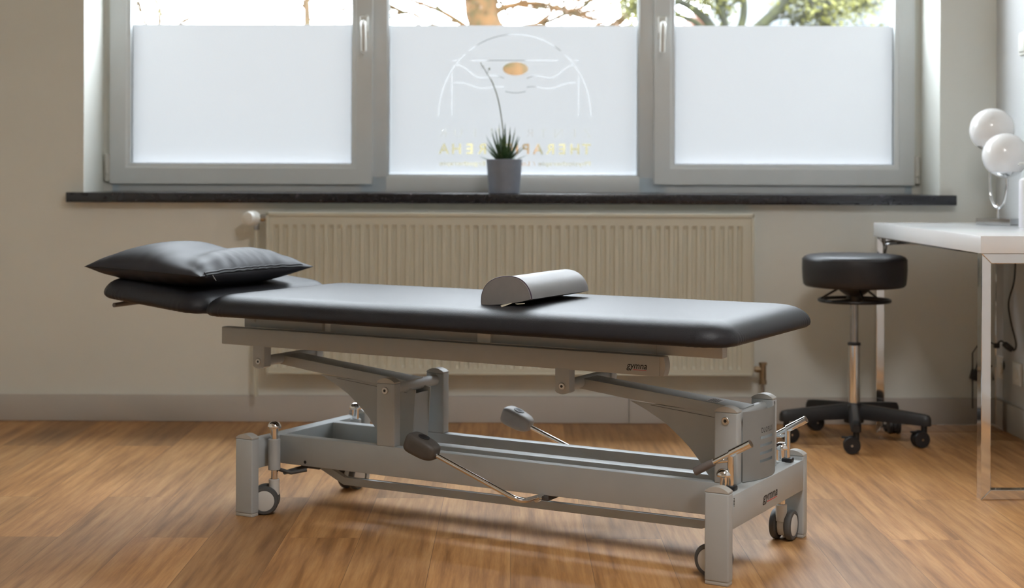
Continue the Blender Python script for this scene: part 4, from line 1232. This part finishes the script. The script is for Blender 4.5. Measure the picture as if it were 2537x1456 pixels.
box(bm, 0, x1, 0, 9, 0, zt); mk('facade', bm, 'facade', bl)
bm = NB(); zb = px(0, 57, d).z + .4
for k in range(12):
    xx = .3 + k * .62; box(bm, xx, xx + .05, -.05, .0, zb + .2, zt - 1.2)
box(bm, 0, x1, -.06, 0, zb - .06, zb + .04)
mk('facade_panel', bm, 'facade_blue', bl)
bm = NB(); box(bm, -.2, x1 + .2, -.4, 9.2, zt, zt + .25); mk('roof', bm, 'facade_blue', bl)
d = 26.0
hs = empty('red_roof_house', Vector((px(1690, 0, d).x, d, -.4))); tag(hs, 'house with a red tiled front seen through the mossy tree', 'house')
bm = NB(); box(bm, -.2, .8, 0, 5, 0, 2.9); mk('house_wall', bm, 'facade', hs)
bm = NB(); prism(bm, [(-.4, -.3, 2.9), (1.0, -.3, 2.9), (.3, -.3, 4.2)], (0, 5.6, 0)); mk('roof', bm, 'rooftile', hs)

# ------------------------------------------------------------------ light
SKY = 20.0
w = bpy.data.worlds.new('World'); SC.world = w; w.use_nodes = True
nt = w.node_tree; bg = nt.nodes['Background']
tc = nt.nodes.new('ShaderNodeTexCoord'); sp = nt.nodes.new('ShaderNodeSeparateXYZ')
nt.links.new(tc.outputs['Generated'], sp.inputs[0])
r = nt.nodes.new('ShaderNodeValToRGB'); e = r.color_ramp.elements
e[0].position = .45; e[0].color = (.50, .52, .52, 1); e[1].position = .53; e[1].color = (.86, .91, .97, 1)
x = e.new(1.0); x.color = (.94, 1.02, 1.13, 1)
mr = nt.nodes.new('ShaderNodeMapRange'); mr.inputs['From Min'].default_value = -1; mr.inputs['From Max'].default_value = 1
nt.links.new(sp.outputs['Z'], mr.inputs['Value']); nt.links.new(mr.outputs['Result'], r.inputs['Fac'])
nt.links.new(r.outputs['Color'], bg.inputs['Color']); bg.inputs['Strength'].default_value = SKY

def area(name, loc, target, sx, sy, power, col, portal=False):
    l = bpy.data.lights.new(name, 'AREA'); l.shape = 'RECTANGLE'; l.size = sx; l.size_y = sy; l.energy = power; l.color = col
    o = bpy.data.objects.new(name, l); COL.objects.link(o); o.location = loc
    o.rotation_euler = (Vector(target) - Vector(loc)).to_track_quat('-Z', 'Y').to_euler()
    if portal: l.cycles.is_portal = True
    return o
area('added_fill_light', (.60, 2.0, CEIL - .07), (.60, 2.0, 0), .55, 1.15, 50, (1, .99, .97))  # added fill to brighten the interior, not a known lamp of the room

# ------------------------------------------------------------------ camera
cam = bpy.data.cameras.new('camera'); co = bpy.data.objects.new('camera', cam); COL.objects.link(co)
co.matrix_world = Matrix.Translation((0, 0, .93)) @ Matrix.Rotation(pi / 2, 4, 'X') @ Matrix.Rotation(.0035, 4, 'Z')
cam.sensor_fit = 'HORIZONTAL'; cam.sensor_width = 36; cam.lens = 3736 / 2537 * 36
cam.shift_x = 0; cam.shift_y = -(728 - 428.5) / 2537
cam.clip_start = .05; cam.clip_end = 200
cam.dof.use_dof = True; cam.dof.focus_distance = 3.75; cam.dof.aperture_fstop = 3.0
SC.camera = co
vs_ = SC.view_settings
vs_.view_transform = 'Standard'; vs_.look = 'None'; vs_.exposure = 0; vs_.gamma = 1; vs_.use_curve_mapping = False
cy = SC.cycles
cy.use_denoising = True
try: cy.denoiser = 'OPENIMAGEDENOISE'
except Exception: pass
cy.max_bounces = 10; cy.diffuse_bounces = 6; cy.glossy_bounces = 4; cy.transmission_bounces = 6; cy.transparent_max_bounces = 12
cy.sample_clamp_indirect = 8
